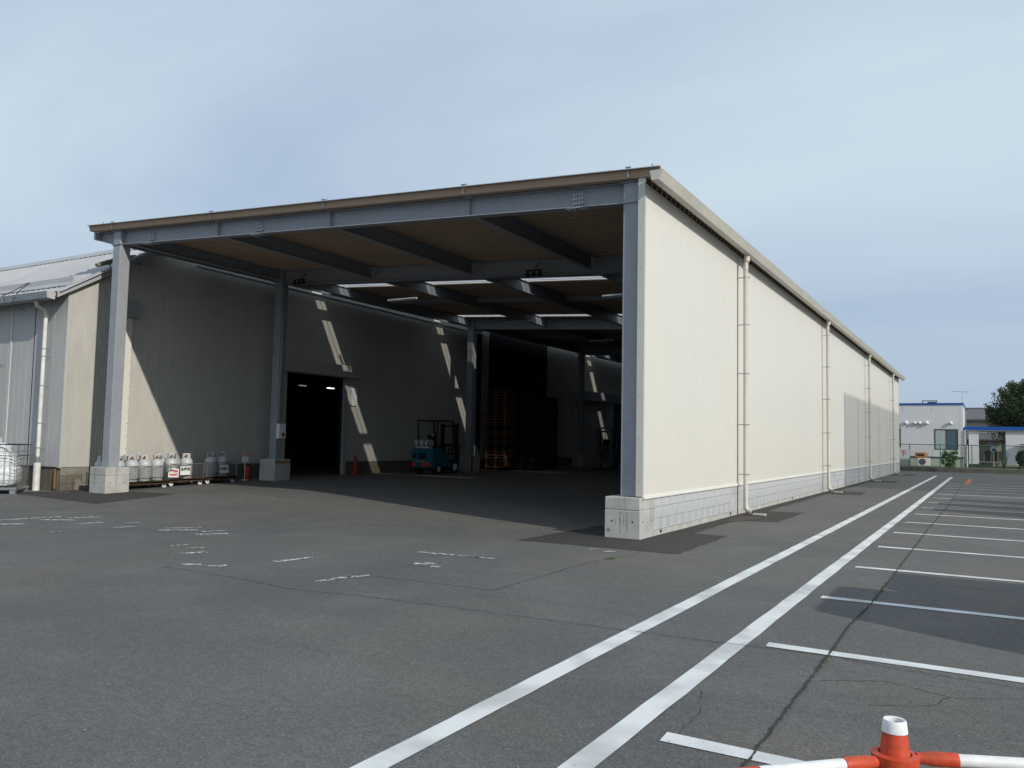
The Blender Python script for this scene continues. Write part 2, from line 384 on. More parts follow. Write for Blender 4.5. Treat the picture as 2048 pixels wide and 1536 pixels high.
FONT = None
def cjk():
    global FONT
    if FONT is None:
        import os
        p = os.path.join(bpy.utils.resource_path('LOCAL'), 'datafiles', 'fonts', 'Noto Sans CJK Regular.woff2')
        FONT = False
    return FONT
def text(name, s, size, m, parent, loc, rot, depth=.002, bold=.0, kind=None):
    cu = bpy.data.curves.new(name, 'FONT'); cu.body = s; cu.size = size; cu.align_x = 'CENTER'; cu.align_y = 'CENTER'
    cu.extrude = depth; cu.offset = bold; cu.resolution_u = 2
    tmp = bpy.data.objects.new(name+'_c', cu); COL.objects.link(tmp)
    dg = bpy.context.evaluated_depsgraph_get(); dg.update()
    me = bpy.data.meshes.new_from_object(tmp.evaluated_get(dg)); bpy.data.objects.remove(tmp)
    me.materials.clear(); me.materials.append(MAT[m])
    return link(name, me, parent, loc=loc, rot=rot)

# ------------------------------------------------------------------ ground
def lin(a, b, s):
    n = max(1, round((b-a)/s)); return [a+(b-a)*i/n for i in range(n+1)]
xs = [-600, -300, -120, -60] + lin(-30, 14, .5) + [30, 60, 120, 300, 600]
ys = [-300, -120, -60, -30] + lin(-16, 62, .5) + [75, 90, 120, 200, 400, 900]
g = MB()
for y in ys:
    for x in xs: g.v.append((x, y, gz(x, y)))
nx = len(xs)
for j in range(len(ys)-1):
    for i in range(nx-1):
        a = j*nx+i; g.f.append((a, a+1, a+1+nx, a+nx))
g.build('ground', 'asphalt', kind='structure', smooth=True)

def sheet(name, poly, m, lift=.004, step=.5, jag=0.0, kind='structure', label=None):
    """flat sheet on the ground, following its height: poly is a quad (4 corners) subdivided"""
    a, b, c, d = [Vector((p[0], p[1])) for p in poly]
    nu = max(1, int(max((b-a).length, (c-d).length)/step)); nv = max(1, int(max((d-a).length, (c-b).length)/step))
    mb = MB()
    for j in range(nv+1):
        for i in range(nu+1):
            u, v = i/nu, j/nv
            p = (a*(1-u)+b*u)*(1-v)+(d*(1-u)+c*u)*v
            if jag and (i in (0, nu) or j in (0, nv)):
                p = p+Vector((random.uniform(-jag, jag), random.uniform(-jag, jag)))
            mb.v.append((p.x, p.y, gz(p.x, p.y)+lift))
    for j in range(nv):
        for i in range(nu):
            q = j*(nu+1)+i; mb.f.append((q, q+1, q+2+nu, q+1+nu))
    return mb.build(name, m, kind=kind, label=label)

def blob(name, pts, m, lift=.004, jag=.02, kind='structure'):
    """irregular polygon with a ragged outline"""
    out = []
    n = len(pts)
    for i in range(n):
        a = Vector(pts[i]); b = Vector(pts[(i+1) % n]); k = max(2, int((b-a).length/.05))
        for t in range(k):
            p = a.lerp(b, t/k); out.append((p.x+random.uniform(-jag, jag), p.y+random.uniform(-jag, jag)))
    cx = sum(p[0] for p in out)/len(out); cy = sum(p[1] for p in out)/len(out)
    mb = MB(); mb.v = [(cx, cy, gz(cx, cy)+lift)]+[(x, y, gz(x, y)+lift) for x, y in out]
    mb.f = [(0, i+1, (i+1) % len(out)+1) for i in range(len(out))]
    return mb.build(name, m, kind=kind)

def ribbon(name, pts, width, m, lift=.003, wob=.03, step=.12):
    mb = MB(); P = []
    for i in range(len(pts)-1):
        a = Vector(pts[i]); b = Vector(pts[i+1]); k = max(1, int((b-a).length/step))
        for t in range(k): P.append(a.lerp(b, t/k)+Vector((random.uniform(-wob, wob), random.uniform(-wob, wob))))
    P.append(Vector(pts[-1]))
    for i, p in enumerate(P):
        d = (P[min(i+1, len(P)-1)]-P[max(i-1, 0)]).normalized(); q = Vector((-d.y, d.x))
        w_ = width*random.uniform(.25, 1.0)*.5
        for s_ in (-1, 1):
            r = p+q*w_*s_; mb.v.append((r.x, r.y, gz(r.x, r.y)+lift))
    mb.f = [(2*i, 2*i+1, 2*i+3, 2*i+2) for i in range(len(P)-1)]
    return mb.build(name, m, kind='structure')

# dark newer asphalt round the piers and gullies
sheet('asphalt_patch', [(-1.57, -1.3), (1.08, -1.29), (1.04, 1.48), (-1.43, 1.59)], 'new_asphalt', jag=.025, step=.12)
sheet('asphalt_patch', [(-16.6, -1.25), (-12.1, -1.7), (-12.9, .95), (-15.95, .5)], 'new_asphalt', jag=.03, step=.2)
sheet('asphalt_patch', [(.02, 1.485), (.42, 1.49), (.38, 4.4), (.02, 4.5)], 'new_asphalt', jag=.02, step=.2)
sheet('asphalt_patch', [(.02, 4.505), (1.18, 4.73), (1.16, 7.62), (.02, 7.5)], 'new_asphalt', jag=.03, step=.15)
for y0 in (16.2, 27.7, 39.2):
    sheet('asphalt_patch', [(.02, y0), (1.30, y0+.05), (1.28, y0+2.3), (.02, y0+2.3)], 'new_asphalt', jag=.03, step=.2)
sheet('asphalt_patch', [(.02, 7.51), (.33, 7.51), (.3, 16.19), (.02, 16.19)], 'new_asphalt', jag=.02, step=.3)
sheet('asphalt_patch', [(.02, 18.51), (.3, 18.51), (.3, 27.69), (.02, 27.69)], 'new_asphalt', jag=.02, step=.3)
blob('silt_stain', [(.1, 4.1), (.5, 4.4), (.75, 5.2), (.5, 5.8), (.15, 5.6)], 'sludge', .009, .03)
blob('ochre_stain', [(4.2, -9.05), (4.42, -9.0), (4.5, -9.12), (4.38, -9.2), (4.22, -9.16)], 'ochre', .0075, .03)
blob('silt_stain', [(.25, 6.2), (.6, 6.35), (1.0, 6.9), (.9, 7.05), (.4, 6.7)], 'sludge', .009, .03)

# lane lines and stall lines
for x in (2.355, 3.195):
    y1 = 40.3 if x < 3 else 39.0
    mb = MB(); n = 160
    for i in range(n+1):
        y = -13.5+(y1+13.5)*i/n; j = .004
        mb.v += [(x-.078+random.uniform(-j, j), y, .005), (x+.078+random.uniform(-j, j), y, .005)]
    mb.f = [(2*i, 2*i+1, 2*i+3, 2*i+2) for i in range(n)]
    mb.build('lane_line', 'white_paint', kind='structure')
sy = [-8.38, -5.95, -3.51, -.95, 1.66, 4.22, 6.74, 9.31, 11.82, 14.33, 16.8, 19.38, 21.91, 24.46, 26.7, 29.1]
for i, y in enumerate(sy):
    sheet('parking_line', [(3.41, y-.07), (8.4, y-.10), (8.4, y+.035), (3.41, y+.07)], 'white_paint', .0052, step=.6, jag=.006)
sheet('parking_line', [(4.0, 29.7), (4.2, 29.7), (4.25, 37.2), (4.1, 37.2)], 'orange_paint', .005, .6, .02)
for k in range(5):
    ribbon('worn_orange_line', [(4.4, 30.5+k*1.2), (6.6, 30.4+k*1.2)], .07, 'orange_paint', .004, .01, .4)

# cracks
ribbon('crack', [(3.89, -9.4), (3.89, -7.74), (3.885, -6), (3.87, -4.78), (3.91, -3.5), (3.92, -.88), (3.92, 5.2), (3.98, 13.6), (3.95, 31)], .022, 'crack', .0085, .006, .05)
ribbon('crack', [(-3.6, -6.3), (-2.23, -6.34), (-1.28, -6.46), (-.64, -6.33), (.44, -6.25), (1.52, -6.19), (2.3, -6.16), (3.23, -6.11), (3.83, -6.04), (4.36, -6.14), (6.5, -6.3)], .014, 'crack', .0085, .010, .06)
ribbon('crack', [(-1.5, -5.36), (-.15, -5.26), (.41, -5.28)], .014, 'crack', .003, .02, .06)
ribbon('crack', [(.41, -5.28), (.39, -3.8), (.39, -2.79), (.6, -1.5)], .015, 'crack', .003, .02, .06)
ribbon('crack', [(3.94, -6.75), (4.36, -6.54), (4.73, -6.68), (5.11, -6.48), (6.2, -6.5)], .008, 'crack', .003, .02, .05)
ribbon('crack', [(4.73, -6.68), (4.62, -6.95), (4.3, -7.15)], .006, 'crack', .003, .015, .05)
ribbon('crack', [(3.46, -8.3), (3.45, -7.85), (3.33, -7.45)], .006, 'crack', .003, .015, .05)
ribbon('crack', [(-13, -3.1), (-9, -2.5), (-6.5, -1.2), (-3, -.7)], .012, 'crack', .003, .03, .1)
# little weeds in the long joint
wd = MB()
for k in range(130):
    y = random.choice([random.uniform(-6.6, -5.9), random.uniform(-4.4, -1.5), random.uniform(-3.2, -2.4), random.uniform(-9, 12)])
    x = 3.9+random.gauss(0, .015); a = random.uniform(0, 6.28); h = random.uniform(.006, .022); q = .006
    wd.add([(x-q*math.cos(a), y-q*math.sin(a), .004), (x+q*math.cos(a), y+q*math.sin(a), .004), (x+random.uniform(-.012, .012), y+random.uniform(-.012, .012), h)], [(0, 1, 2)])
for k in range(40):
    x = .49+random.gauss(0, .04); y = -2.3+random.gauss(0, .04); a = random.uniform(0, 6.28); q = .008
    wd.add([(x-q*math.cos(a), y-q*math.sin(a), .004), (x+q*math.cos(a), y+q*math.sin(a), .004), (x+random.uniform(-.02, .02), y+random.uniform(-.02, .02), random.uniform(.01, .03))], [(0, 1, 2)])
wd.build('weeds', 'leaf2', kind='stuff')
# loose grit
gr = MB()
for k in range(120):
    x = random.uniform(2.5, 6.2); y = random.uniform(-9.6, -5.5)
    if random.random() < .5: x = 3.9+random.gauss(0, .25)
    s_ = random.uniform(.003, .008)
    gr.add([(x-s_, y, .004), (x, y-s_*.8, .004), (x+s_, y, .004), (x, y+s_*.9, .004), (x, y, .004+s_)], [(0, 1, 4), (1, 2, 4), (2, 3, 4), (3, 0, 4)])
gr.build('loose_grit', mat('pale grit', (.28, .26, .22), .9, var=.4, vscale=20), kind='stuff')

# faded paint fragments in the yard
frag = [
 [(-2.92, -5.22), (-2.80, -5.25), (-2.70, -4.68), (-2.80, -4.66)],
 [(-1.98, -3.45), (-.78, -3.34), (-.80, -3.24), (-1.96, -3.33)],
 [(-1.42, -4.22), (-1.24, -4.10), (-1.12, -4.16), (-1.22, -4.30), (-1.36, -4.34)],
 [(-1.10, -4.30), (-.97, -4.24), (-.95, -4.34), (-1.06, -4.38)],
 [(-10.3, -4.8), (-10.15, -4.85), (-9.95, -3.75), (-10.1, -3.7)],
 [(-9.9, -4.25), (-9.7, -4.3), (-9.2, -3.95), (-9.4, -3.85)],
 [(-9.8, -3.8), (-9.6, -3.8), (-9.4, -3.3), (-9.6, -3.3)],
 [(-9.7, -5.1), (-9.5, -5.15), (-9.2, -4.8), (-9.4, -4.75)],
 [(-8.75, -4.2), (-8.6, -4.22), (-8.55, -3.8), (-8.7, -3.8)],
 [(-7.75, -4.2), (-7.65, -4.2), (-7.6, -3.85), (-7.72, -3.85)],
 [(-7.1, -3.72), (-6.95, -3.72), (-6.6, -3.28), (-6.72, -3.25)],
 [(-6.95, -3.95), (-6.8, -4.0), (-6.35, -3.6), (-6.5, -3.5), (-6.75, -3.75)],
 [(-6.25, -3.7), (-6.15, -3.72), (-5.95, -3.3), (-6.08, -3.3)],
 [(-6.0, -3.95), (-5.85, -4.0), (-5.6, -3.6), (-5.75, -3.55)],
 [(-5.12, -5.12), (-5.05, -5.14), (-4.98, -4.85), (-5.05, -4.85)],
 [(-4.75, -5.1), (-4.68, -5.12), (-4.55, -4.9), (-4.63, -4.88)],
 [(-4.4, -5.45), (-4.3, -5.47), (-4.15, -5.2), (-4.27, -5.18)],
 [(-3.66, -6.02), (-3.5, -6.08), (-3.3, -5.98), (-3.42, -5.9)],
 [(-3.32, -5.98), (-3.1, -5.95), (-3.0, -5.78), (-3.15, -5.76)],
 [(-1.48, -5.95), (-1.42, -6.0), (-1.32, -5.5), (-1.40, -5.5)],
 [(-1.40, -5.55), (-1.30, -5.6), (-1.22, -5.3), (-1.3, -5.3)],
 [(.05, -1.75), (.12, -1.75), (.25, -1.6), (.15, -1.58)], [(-.2, -1.6), (-.12, -1.62), (-.05, -1.5), (-.15, -1.5)],
 [(-8.3, -3.6), (-8.2, -3.62), (-8.1, -3.4), (-8.2, -3.4)],
 [(-7.9, -5.2), (-7.85, -5.2), (-7.8, -5.0), (-7.86, -5.0)]]
for k, p in enumerate(frag): blob('worn_marking', p, 'worn_paint', .005, .018)
ribbon('worn_marking', [(-13.5, 2.4), (-10.5, 1.6), (-8.5, 1.2)], .05, 'worn_paint', .005, .02, .15)
ribbon('worn_marking', [(-14.4, 12.46), (-10.2, 12.05)], .07, 'worn_paint', .005, .01, .2)
ribbon('worn_marking', [(-14.2, 19.2), (-10.5, 18.6)], .07, 'worn_paint', .005, .01, .2)
ribbon('worn_marking', [(-16.6, -.85), (-15.4, -.3)], .1, 'worn_paint', .010, .03, .15)

# ------------------------------------------------------------------ canopy
XL, XR = -14.71, -.28                                    # column lines
GY = [.33, 6.0, 17.3, 28.6, 39.9, 45.4]                  # frames
YE = 45.85
def ZU(x): return 6.12-.0545*(x+.26)                    # underside of the roof
can = thing('loading_canopy', 'long open-fronted steel loading canopy with cream side wall and grey portal frame', 'canopy')
# --- ribbed roof: trapezoid ribs run down the slope (along x), pitch along y
X0, X1 = -15.75, .30
SKY = [8.6, 16.0, 31.8, 38.5]
def prof(y0, y1):
    p = []; y = y0
    while y < y1-1e-6:
        p += [(y, .13), (y+.035, .13), (y+.070, 0), (y+.215, 0)]; y += .25
    p.append((y, .13)); return p
def ribbed(ya, yb, name, m, dz=0, xa=X0, xb=X1):
    pr = prof(ya, yb); mb = MB()
    for x in (xa, xb):
        for y, h in pr: mb.v.append((x, y, ZU(x)+h+dz))
    n = len(pr); mb.f = [(i, i+1, n+i+1, n+i) for i in range(n-1)]
    return mb.build(name, m, can)
y = .0; segs = []
for s_ in SKY:
    k = round((s_-y)/.25); segs.append((y, y+.25*k, 0)); y += .25*k; segs.append((y, y+.5, 1)); y += .5
k = round((YE+.2-y)/.25); segs.append((y, y+.25*k, 0))
for a, b, sk in segs:
    if sk: ribbed(a, b, 'skylight', 'skylight', .004, -15.4, -.4); ribbed(a, b, 'skylight_end', 'roof_top', .002, -.4, X1)
    else:
        ribbed(a, b, 'roof_underside', 'tan'); ribbed(a, b, 'roof_sheet', 'roof_top', .010)
YEND = segs[-1][1]
# roof bolts along ribs near the eave and the purlin lines
bo = MB()
y = .0
while y < YEND:
    for x in (.16, -3.6, -7.2, -10.8, -15.1):
        if x < 0 and y > .3: continue
        z = ZU(x)+.138; bo.box(x-.009, x+.009, y+.009, y+.027, z, z+.06)
    y += .25
bo.build('roof_bolts', 'zinc', can, kind='stuff')
# verge trim on the front edge (thin bright lip)
ed = MB()
for xa, xb in ((X0, X1),):
    ed.add([(xa, -.03, ZU(xa)+.130), (xb, -.03, ZU(xb)+.130), (xb, .04, ZU(xb)+.145), (xa, .04, ZU(xa)+.145),
            (xa, -.03, ZU(xa)+.144), (xb, -.03, ZU(xb)+.144), (xb, .04, ZU(xb)+.159), (xa, .04, ZU(xa)+.159)],
           [(0, 1, 2, 3)[::-1], (4, 5, 6, 7), (0, 1, 5, 4), (2, 3, 7, 6), (1, 2, 6, 5), (3, 0, 4, 7)])
ed.build('verge_trim', 'steel_edge', can)

def hbeam_x(y, depth, xa, xb, name, m='steel', w=.2, drop=.01, t=.016, web=.01):
    """H section following the roof slope"""
    mb = MB()
    def slab(y0, y1, o0, o1):
        vs = []
        for x in (xa, xb):
            zt = ZU(x)-drop
            vs += [(x, y0, zt-o1), (x, y1, zt-o1), (x, y1, zt-o0), (x, y0, zt-o0)]
        mb.add(vs, [(0, 3, 2, 1), (4, 5, 6, 7), (0, 1, 5, 4), (1, 2, 6, 5), (2, 3, 7, 6), (3, 0, 4, 7)])
    slab(y-w/2, y+w/2, 0, t); slab(y-w/2, y+w/2, depth-t, depth); slab(y-web, y+web, t, depth-t)
    return mb.build(name, m, can)
def hbeam_y(x, depth, ya, yb, name, m='steel', w=.15, drop=.01, t=.012):
    zt = ZU(x)-drop; mb = MB()
    mb.box(x-w/2, x+w/2, ya, yb, zt-t, zt); mb.box(x-w/2, x+w/2, ya, yb, zt-depth, zt-depth+t); mb.box(x-.006, x+.006, ya, yb, zt-depth+t, zt-t)
    return mb.build(name, m, can)
for i, y in enumerate(GY):
    hbeam_x(y, (.37 if i == 0 else .43), XL+.15, XR-.15, 'girder')
# short tapered cantilevers to the left of the column line
for i, y in enumerate(GY):
    zt0, zt1 = ZU(XL-.15)-.01, ZU(-15.6)-.01
    mb = MB()
    mb.prism([(XL-.15, zt0), (XL-.15, zt0-.36), (-15.6, zt1-.20), (-15.6, zt1)], 'y', y-.01, y+.01)
    for o0, o1, p0, p1 in ((0, 0, .016, .016), (.36, .20, .376, .216)):
        mb.prism([(XL-.15, zt0-o0), (XL-.15, zt0-p0), (-15.6, zt1-p1), (-15.6, zt1-o1)], 'y', y-.1, y+.1)
    mb.build('cantilever_arm', 'steel', can)
eb = MB(); z = ZU(-15.6)-.012
eb.box(-15.68, -15.605, .15, YE, z-.2, z+.0); eb.build('eave_beam', 'steel', can)
BX = [XL, -10.9, -7.3, -3.68, XR]
for x in BX:
    for a, b in zip(GY[:-1], GY[1:]):
        if x in (XL, XR): hbeam_y(x, .30, a+.16, b-.16, 'tie_beam')
        else: hbeam_y(x, .35, a+.11, b-.11, 'joist')
for ym in (11.6, 22.9, 34.2):
    for a, b in zip(BX[:-1], BX[1:]): hbeam_x(ym, .18, a+.08, b-.08, 'purlin', w=.1, drop=.02)
# roof tie hooks and stiffeners on the front girder
for x in BX:
    yb_ = GY[0]; zt = ZU(x)-.01
    mb = MB(); mb.box(x-.06, x+.06, yb_-.16, yb_-.04, zt+.002, zt+.04); mb.build('roof_bracket', 'steel', can)
    mb = MB(); mb.tube([(x, .02, zt+.02), (x, .02, zt+.20)], .012, 6); mb.box(x-.045, x+.045, .0, .05, zt+.185, zt+.20); mb.build('roof_hook', 'zinc', can)
for x in BX[1:-1]:
    zt = ZU(x)-.01; mb = MB(); mb.box(x-.006, x+.006, GY[0]-.098, GY[0]-.011, zt-.353, zt-.017); mb.build('stiffener', 'steel', can)
def splice(x, y=GY[0]):
    zt = ZU(x)-.01; f = y-.01
    mb = MB(); mb.box(x-.13, x+.13, f-.012, f-.001, zt-.31, zt-.065)
    mb.box(x-.22, x+.22, y-.1, y+.1, zt+.001, zt+.014); mb.box(x-.22, x+.22, y-.1, y+.1, zt-.384, zt-.371)
    pl = mb.build('splice_plate', 'steel', can)
    b = MB()
    for dx_ in (-.085, -.035, .035, .085):
        for k in range(3):
            zz = zt-.12-k*.085; b.tube([(x+dx_, f-.012, zz), (x+dx_, f-.036, zz)], .018, 6)
    for dx_ in (-.17, -.11, -.05, .05, .11, .17):
        for yy in (y-.06, y+.06):
            b.tube([(x+dx_, yy, zt+.014), (x+dx_, yy, zt+.042)], .013, 6); b.tube([(x+dx_, yy, zt-.384), (x+dx_, yy, zt-.41)], .013, 6)
    o = b.build('bolts', 'zinc', pl, kind='stuff')
for x in (-13.44, -9.54, -1.35): splice(x)
# columns and piers
PT = .682
for i, y in enumerate(GY):
    for side, x in (('L', XL), ('R', XR)):
        if side == 'L':
            zb = gz(x, y)+.67 if i else .70
            mb = MB(); top = ZU(x)-.01
            mb.cbox(x-.15, x+.15, y-.15, y+.15, zb, top-.02, .012)
            mb.build('column', 'steel', can)
            for zz in (top-.02, top-.385): mb = MB(); mb.box(x-.185, x+.185, y-.175, y+.175, zz, zz+.02); mb.build('diaphragm_plate', 'steel', can)
            mb = MB(); mb.box(x-.2, x+.2, y-.2, y+.2, zb, zb+.02); mb.build('base_plate', 'steel', can)
            mb = MB(); z0 = gz(x, y)-.15
            xa, xb = x-.335, x+.335; ya, yb = y-.335, y+.335
            gr_ = zb-.215
            mb.cbox(xa, xb, ya, yb, z0, gr_-.004, .008); mb.cbox(xa, xb, ya, yb, gr_+.004, zb, .012); mb.box(xa+.01, xb-.01, ya+.01, yb-.01, gr_-.01, gr_+.01)
            mb.build('concrete_pier', 'conc', can)
        else:
            mb = MB(); top = ZU(x)-.01
            mb.cbox(x-.15, x+.15, y-.15, y+.15, PT, top-.02, .012); mb.build('column', 'steel', can)
            for zz in (top-.02, top-.385): mb = MB(); mb.box(x-.185, x+.185, y-.175, y+.175, zz, zz+.02); mb.build('diaphragm_plate', 'steel', can)
            mb = MB(); xa, xb = -.63, 0.; ya, yb = y-.335, y+.335
            mb.cbox(xa, xb, ya, yb, -.15, PT-.219, .008); mb.cbox(xa, xb, ya, yb, PT-.211, PT, .012); mb.box(xa+.01, xb-.01, ya+.01, yb-.01, PT-.22, PT-.2)
            p = mb.build('concrete_pier', 'conc', can)
# tie holes in the two front piers
for (xa, xb, y0, zb) in ((-.63, 0, GY[0]-.335, PT), (XL-.335, XL+.335, GY[0]-.335, .70)):
    mb = MB()
    for xx in (xa+.13, xb-.13): mb.tube([(xx, y0-.0015, zb-.40), (xx, y0-.003, zb-.40)], .016, 10)
    for yy in (y0+.13, y0+.52): mb.tube([(xb+.0015, yy, zb-.40), (xb+.003, yy, zb-.40)], .016, 10)
    mb.build('tie_holes', 'dark', can, kind='stuff')
# rust streaks on the front pier
rs = MB()
for xx, z1, z0, w_ in ((-.345, .45, .09, .012), (-.225, .45, .12, .010), (-.29, .42, .2, .006), (-.43, .36, .18, .006), (-.56, .16, .1, .05)):
    n = 14; f = GY[0]-.335-.002
    b = len(rs.v)
    for i in range(n+1):
        z = z1+(z0-z1)*i/n; ww = w_*random.uniform(.3, 1.2)*(1-abs(i/n-.5)); o = random.uniform(-.008, .008)
        rs.v += [(xx-ww+o, f, z), (xx+ww+o, f, z)]
    rs.f += [(b+2*i, b+2*i+1, b+2*i+3, b+2*i+2) for i in range(n)]
rs.build('rust_streaks', concrete('rust run', (.30, .245, .19), (.24, .17, .11), .7), can, kind='stuff')

# --- east side wall: ribbed cladding per bay
def ribwall(mb, a, b, z0, z1, pos, axis='y', sgn=1, pitch=.105, groove=.020, depth=.010, ztop=None):
    """sheet in plane x=pos running a..b along y (axis 'y') or plane y=pos along x; narrow grooves"""
    t = a; pts = [(a, 0)]
    while t+pitch < b:
        pts += [(t+pitch-groove, 0), (t+pitch-groove*.65, -depth), (t+pitch-groove*.35, -depth), (t+pitch, 0)]; t += pitch
    pts.append((b, 0)); base = len(mb.v)
    for q, d in pts:
        zt = ztop(q) if ztop else z1
        for z in (z0, zt):
            mb.v.append((pos+sgn*d, q, z) if axis == 'y' else (q, pos+sgn*d, z))
    for i in range(len(pts)-1): mb.f.append((base+2*i, base+2*i+2, base+2*i+3, base+2*i+1))
    return mb
bays = [(.1, 6.06), (6.075, 17.36), (17.375, 28.66), (28.675, 39.96), (39.975, 45.8)]
for a, b in bays:
    mb = MB(); ribwall(mb, a, b, .70, 6.02, 0.0); mb.build('cladding_panel', 'cream', can)
    mb = MB(); mb.box(-.03, -.012, a, b, .70, 6.08); mb.build('lining_board', 'dark', can)
    mb = MB(); mb.prism([(-.02, .655), (.034, .655), (.034, .672), (.022, .70), (.003, .715), (-.008, .715), (-.02, .69)], 'x' if 0 else 'y', a+.0, b-.012)
    mb.build('sill_flashing', 'cream', can)
mb = MB(); mb.box(-.115, .004, .085, .10, .70, 6.10); mb.box(-.115, -.10, .10, .16, .70, 6.10); mb.box(.0045, .010, .085, .14, .70, 6.10); mb.build('corner_trim', 'cream_trim', can)
sc_ = MB()
for k in range(8): z = .95+k*.72; sc_.tube([(-.06, .0845, z), (-.06, .078, z)], .008, 6)
sc_.build('trim_screws', 'zinc', can, kind='stuff')
# rib closers under the eave: the light catches small triangles of each rib
cl = MB(); y = .25
while y < YEND-.3:
    z = ZU(0.012)
    cl.add([(.012, y+.10, z-.068), (.012, y+.205, z-.068), (.014, y+.152, z-.012), (.02, y+.152, z-.066)], [(0, 1, 2), (0, 3, 2), (3, 1, 2)])
    y += .25
cl.build('eave_closers', 'cream_trim', can, kind='stuff')
mb = MB(); mb.box(-.03, .004, .10, YE, 6.022, 6.098); mb.build('eave_shade_strip', 'dark', can)  # dark strip painted in for the shade under the eave
# gutter
gp = [(.20, 5.965), (.33, 5.965), (.40, 6.13), (.385, 6.13), (.322, 5.98), (.208, 5.98), (.182, 6.13), (.168, 6.13)]
mb = MB(); mb.prism(gp, 'y', -.12, YE+.1); gut = mb.build('gutter', 'gutter', can)
mb = MB()
mb.prism([(.20, 5.965), (.33, 5.965), (.40, 6.13), (.168, 6.13)], 'y', -.128, -.121); mb.prism([(.20, 5.965), (.33, 5.965), (.40, 6.13), (.168, 6.13)], 'y', YE+.101, YE+.108)
mb.build('gutter_end', 'cream_trim', gut)
mb = MB()
y = 4.
while y < YE: mb.prism([(.196, 5.961), (.334, 5.961), (.406, 6.134), (.402, 6.134), (.33, 5.9645), (.2, 5.9645)], 'y', y, y+.05); y += 4.0
mb.build('gutter_joints', 'gutter', gut, kind='stuff')
# downpipes
for y in (6.0, 17.17, 28.77, 39.96):
    x = .200; r = .053
    mb = MB(); mb.tube([(x+.03, y, 5.97), (x+.03, y, 5.88), (x, y, 5.76), (x, y, .19), (x+.015, y, .14), (x+.06, y, .10), (x+.10, y, .098)], r, 14)
    dp = mb.build('downpipe', 'pvc', can, smooth=True)
    mb = MB(); mb.tube([(x+.03, y, 5.97), (x+.03, y, 5.82)], r+.012, 14); mb.tube([(x, y, 5.74), (x, y, 5.63)], r+.008, 14); mb.build('pipe_collar', 'pvc', dp, smooth=True)
    mb = MB(); mb.tube([(x, y, .22), (x+.012, y, .155), (x+.05, y, .108), (x+.115, y, .10)], r+.008, 14); mb.build('pipe_elbow', 'pvc', dp, smooth=True)
    for z in (5.45, 4.35, 3.22, 2.05, .92):
        mb = MB(); mb.tube([(x, y, z-.015), (x, y, z+.015)], r+.006, 14); mb.box(.0, x-r, y-.008, y+.008, z-.01, z+.01); mb.box(x+r, x+r+.03, y-.01, y+.01, z-.012, z+.012)
        mb.build('pipe_clip', 'zinc', dp)
    sb = thing('splash_block', {6.0: 'white concrete splash block under the nearest downpipe', 17.17: 'white concrete splash block under the second downpipe',
                                28.77: 'white concrete splash block under the third downpipe', 39.96: 'white concrete splash block under the farthest downpipe'}[y],
               'splash block', (.50, y+.02, 0), 0, 'splash blocks under the downpipes')
    mb = MB(); mb.cbox(-.14, .14, -.08, .08, .0045, .055, .012); mb.build('block_body', 'conc', sb)
# --- block base wall
Z0 = .1
mb = MB(); 
for a, b in ((.67, 5.66), (6.34, 16.96), (17.64, 28.26), (28.94, 39.56), (40.24, 45.06)): mb.box(-.148, -.004, a+.001, b-.001, -.1, Z0-.006)
mb.build('footing', 'conc', can)
mb = MB()
for a, b in ((.67, 5.66), (6.34, 16.96), (17.64, 28.26), (28.94, 39.56), (40.24, 45.06)): mb.box(-.13, -.018, a+.001, b-.001, Z0-.006, .66)
mb.build('mortar', 'conc', can)
CO = [(.100, .290), (.298, .488), (.496, .648)]
bm_ = {}
for k, (a, b) in enumerate(CO):
    m_ = MB(); m_.cbox(-.015, -.004, 0, .392, a, b, .003); bm_[k] = m_.mesh('block', MAT['block'])
far = MB(); cnt = 0
for a, b in ((.672, 5.655), (6.345, 16.95), (17.645, 28.25), (28.945, 39.55), (40.245, 45.05)):
    for k in range(3):
        y = a
        while y+.392 <= b+.004:
            if y < 17 and cnt < 295:
                o = link('block', bm_[k], can, loc=(random.uniform(-.0008, .0008), y, 0)); cnt += 1
            else: far.cbox(-.015, -.004, y, y+.392, CO[k][0], CO[k][1], .003)
            y += .4
        if b-y > .05: far.box(-.015, -.005, y, b, CO[k][0], CO[k][1])
far.build('far_blocks', 'block', can, kind='stuff')
for yy in (.98, 5.45, 12.1):
    mb = MB(); mb.tube([(-.02, yy, .065), (.012, yy, .065)], .028, 10); mb.tube([(-.02, yy, .065), (.013, yy, .065)], .02, 10); mb.build('weep_pipe', 'dark', can)
# end wall of the canopy, far end
mb = MB(); ribwall(mb, -15.6, 0, .0, 6.9, 45.9, 'x', -1, .4, .03, .02, ztop=lambda q: ZU(q)-.07); mb.build('end_wall', 'cream', can)
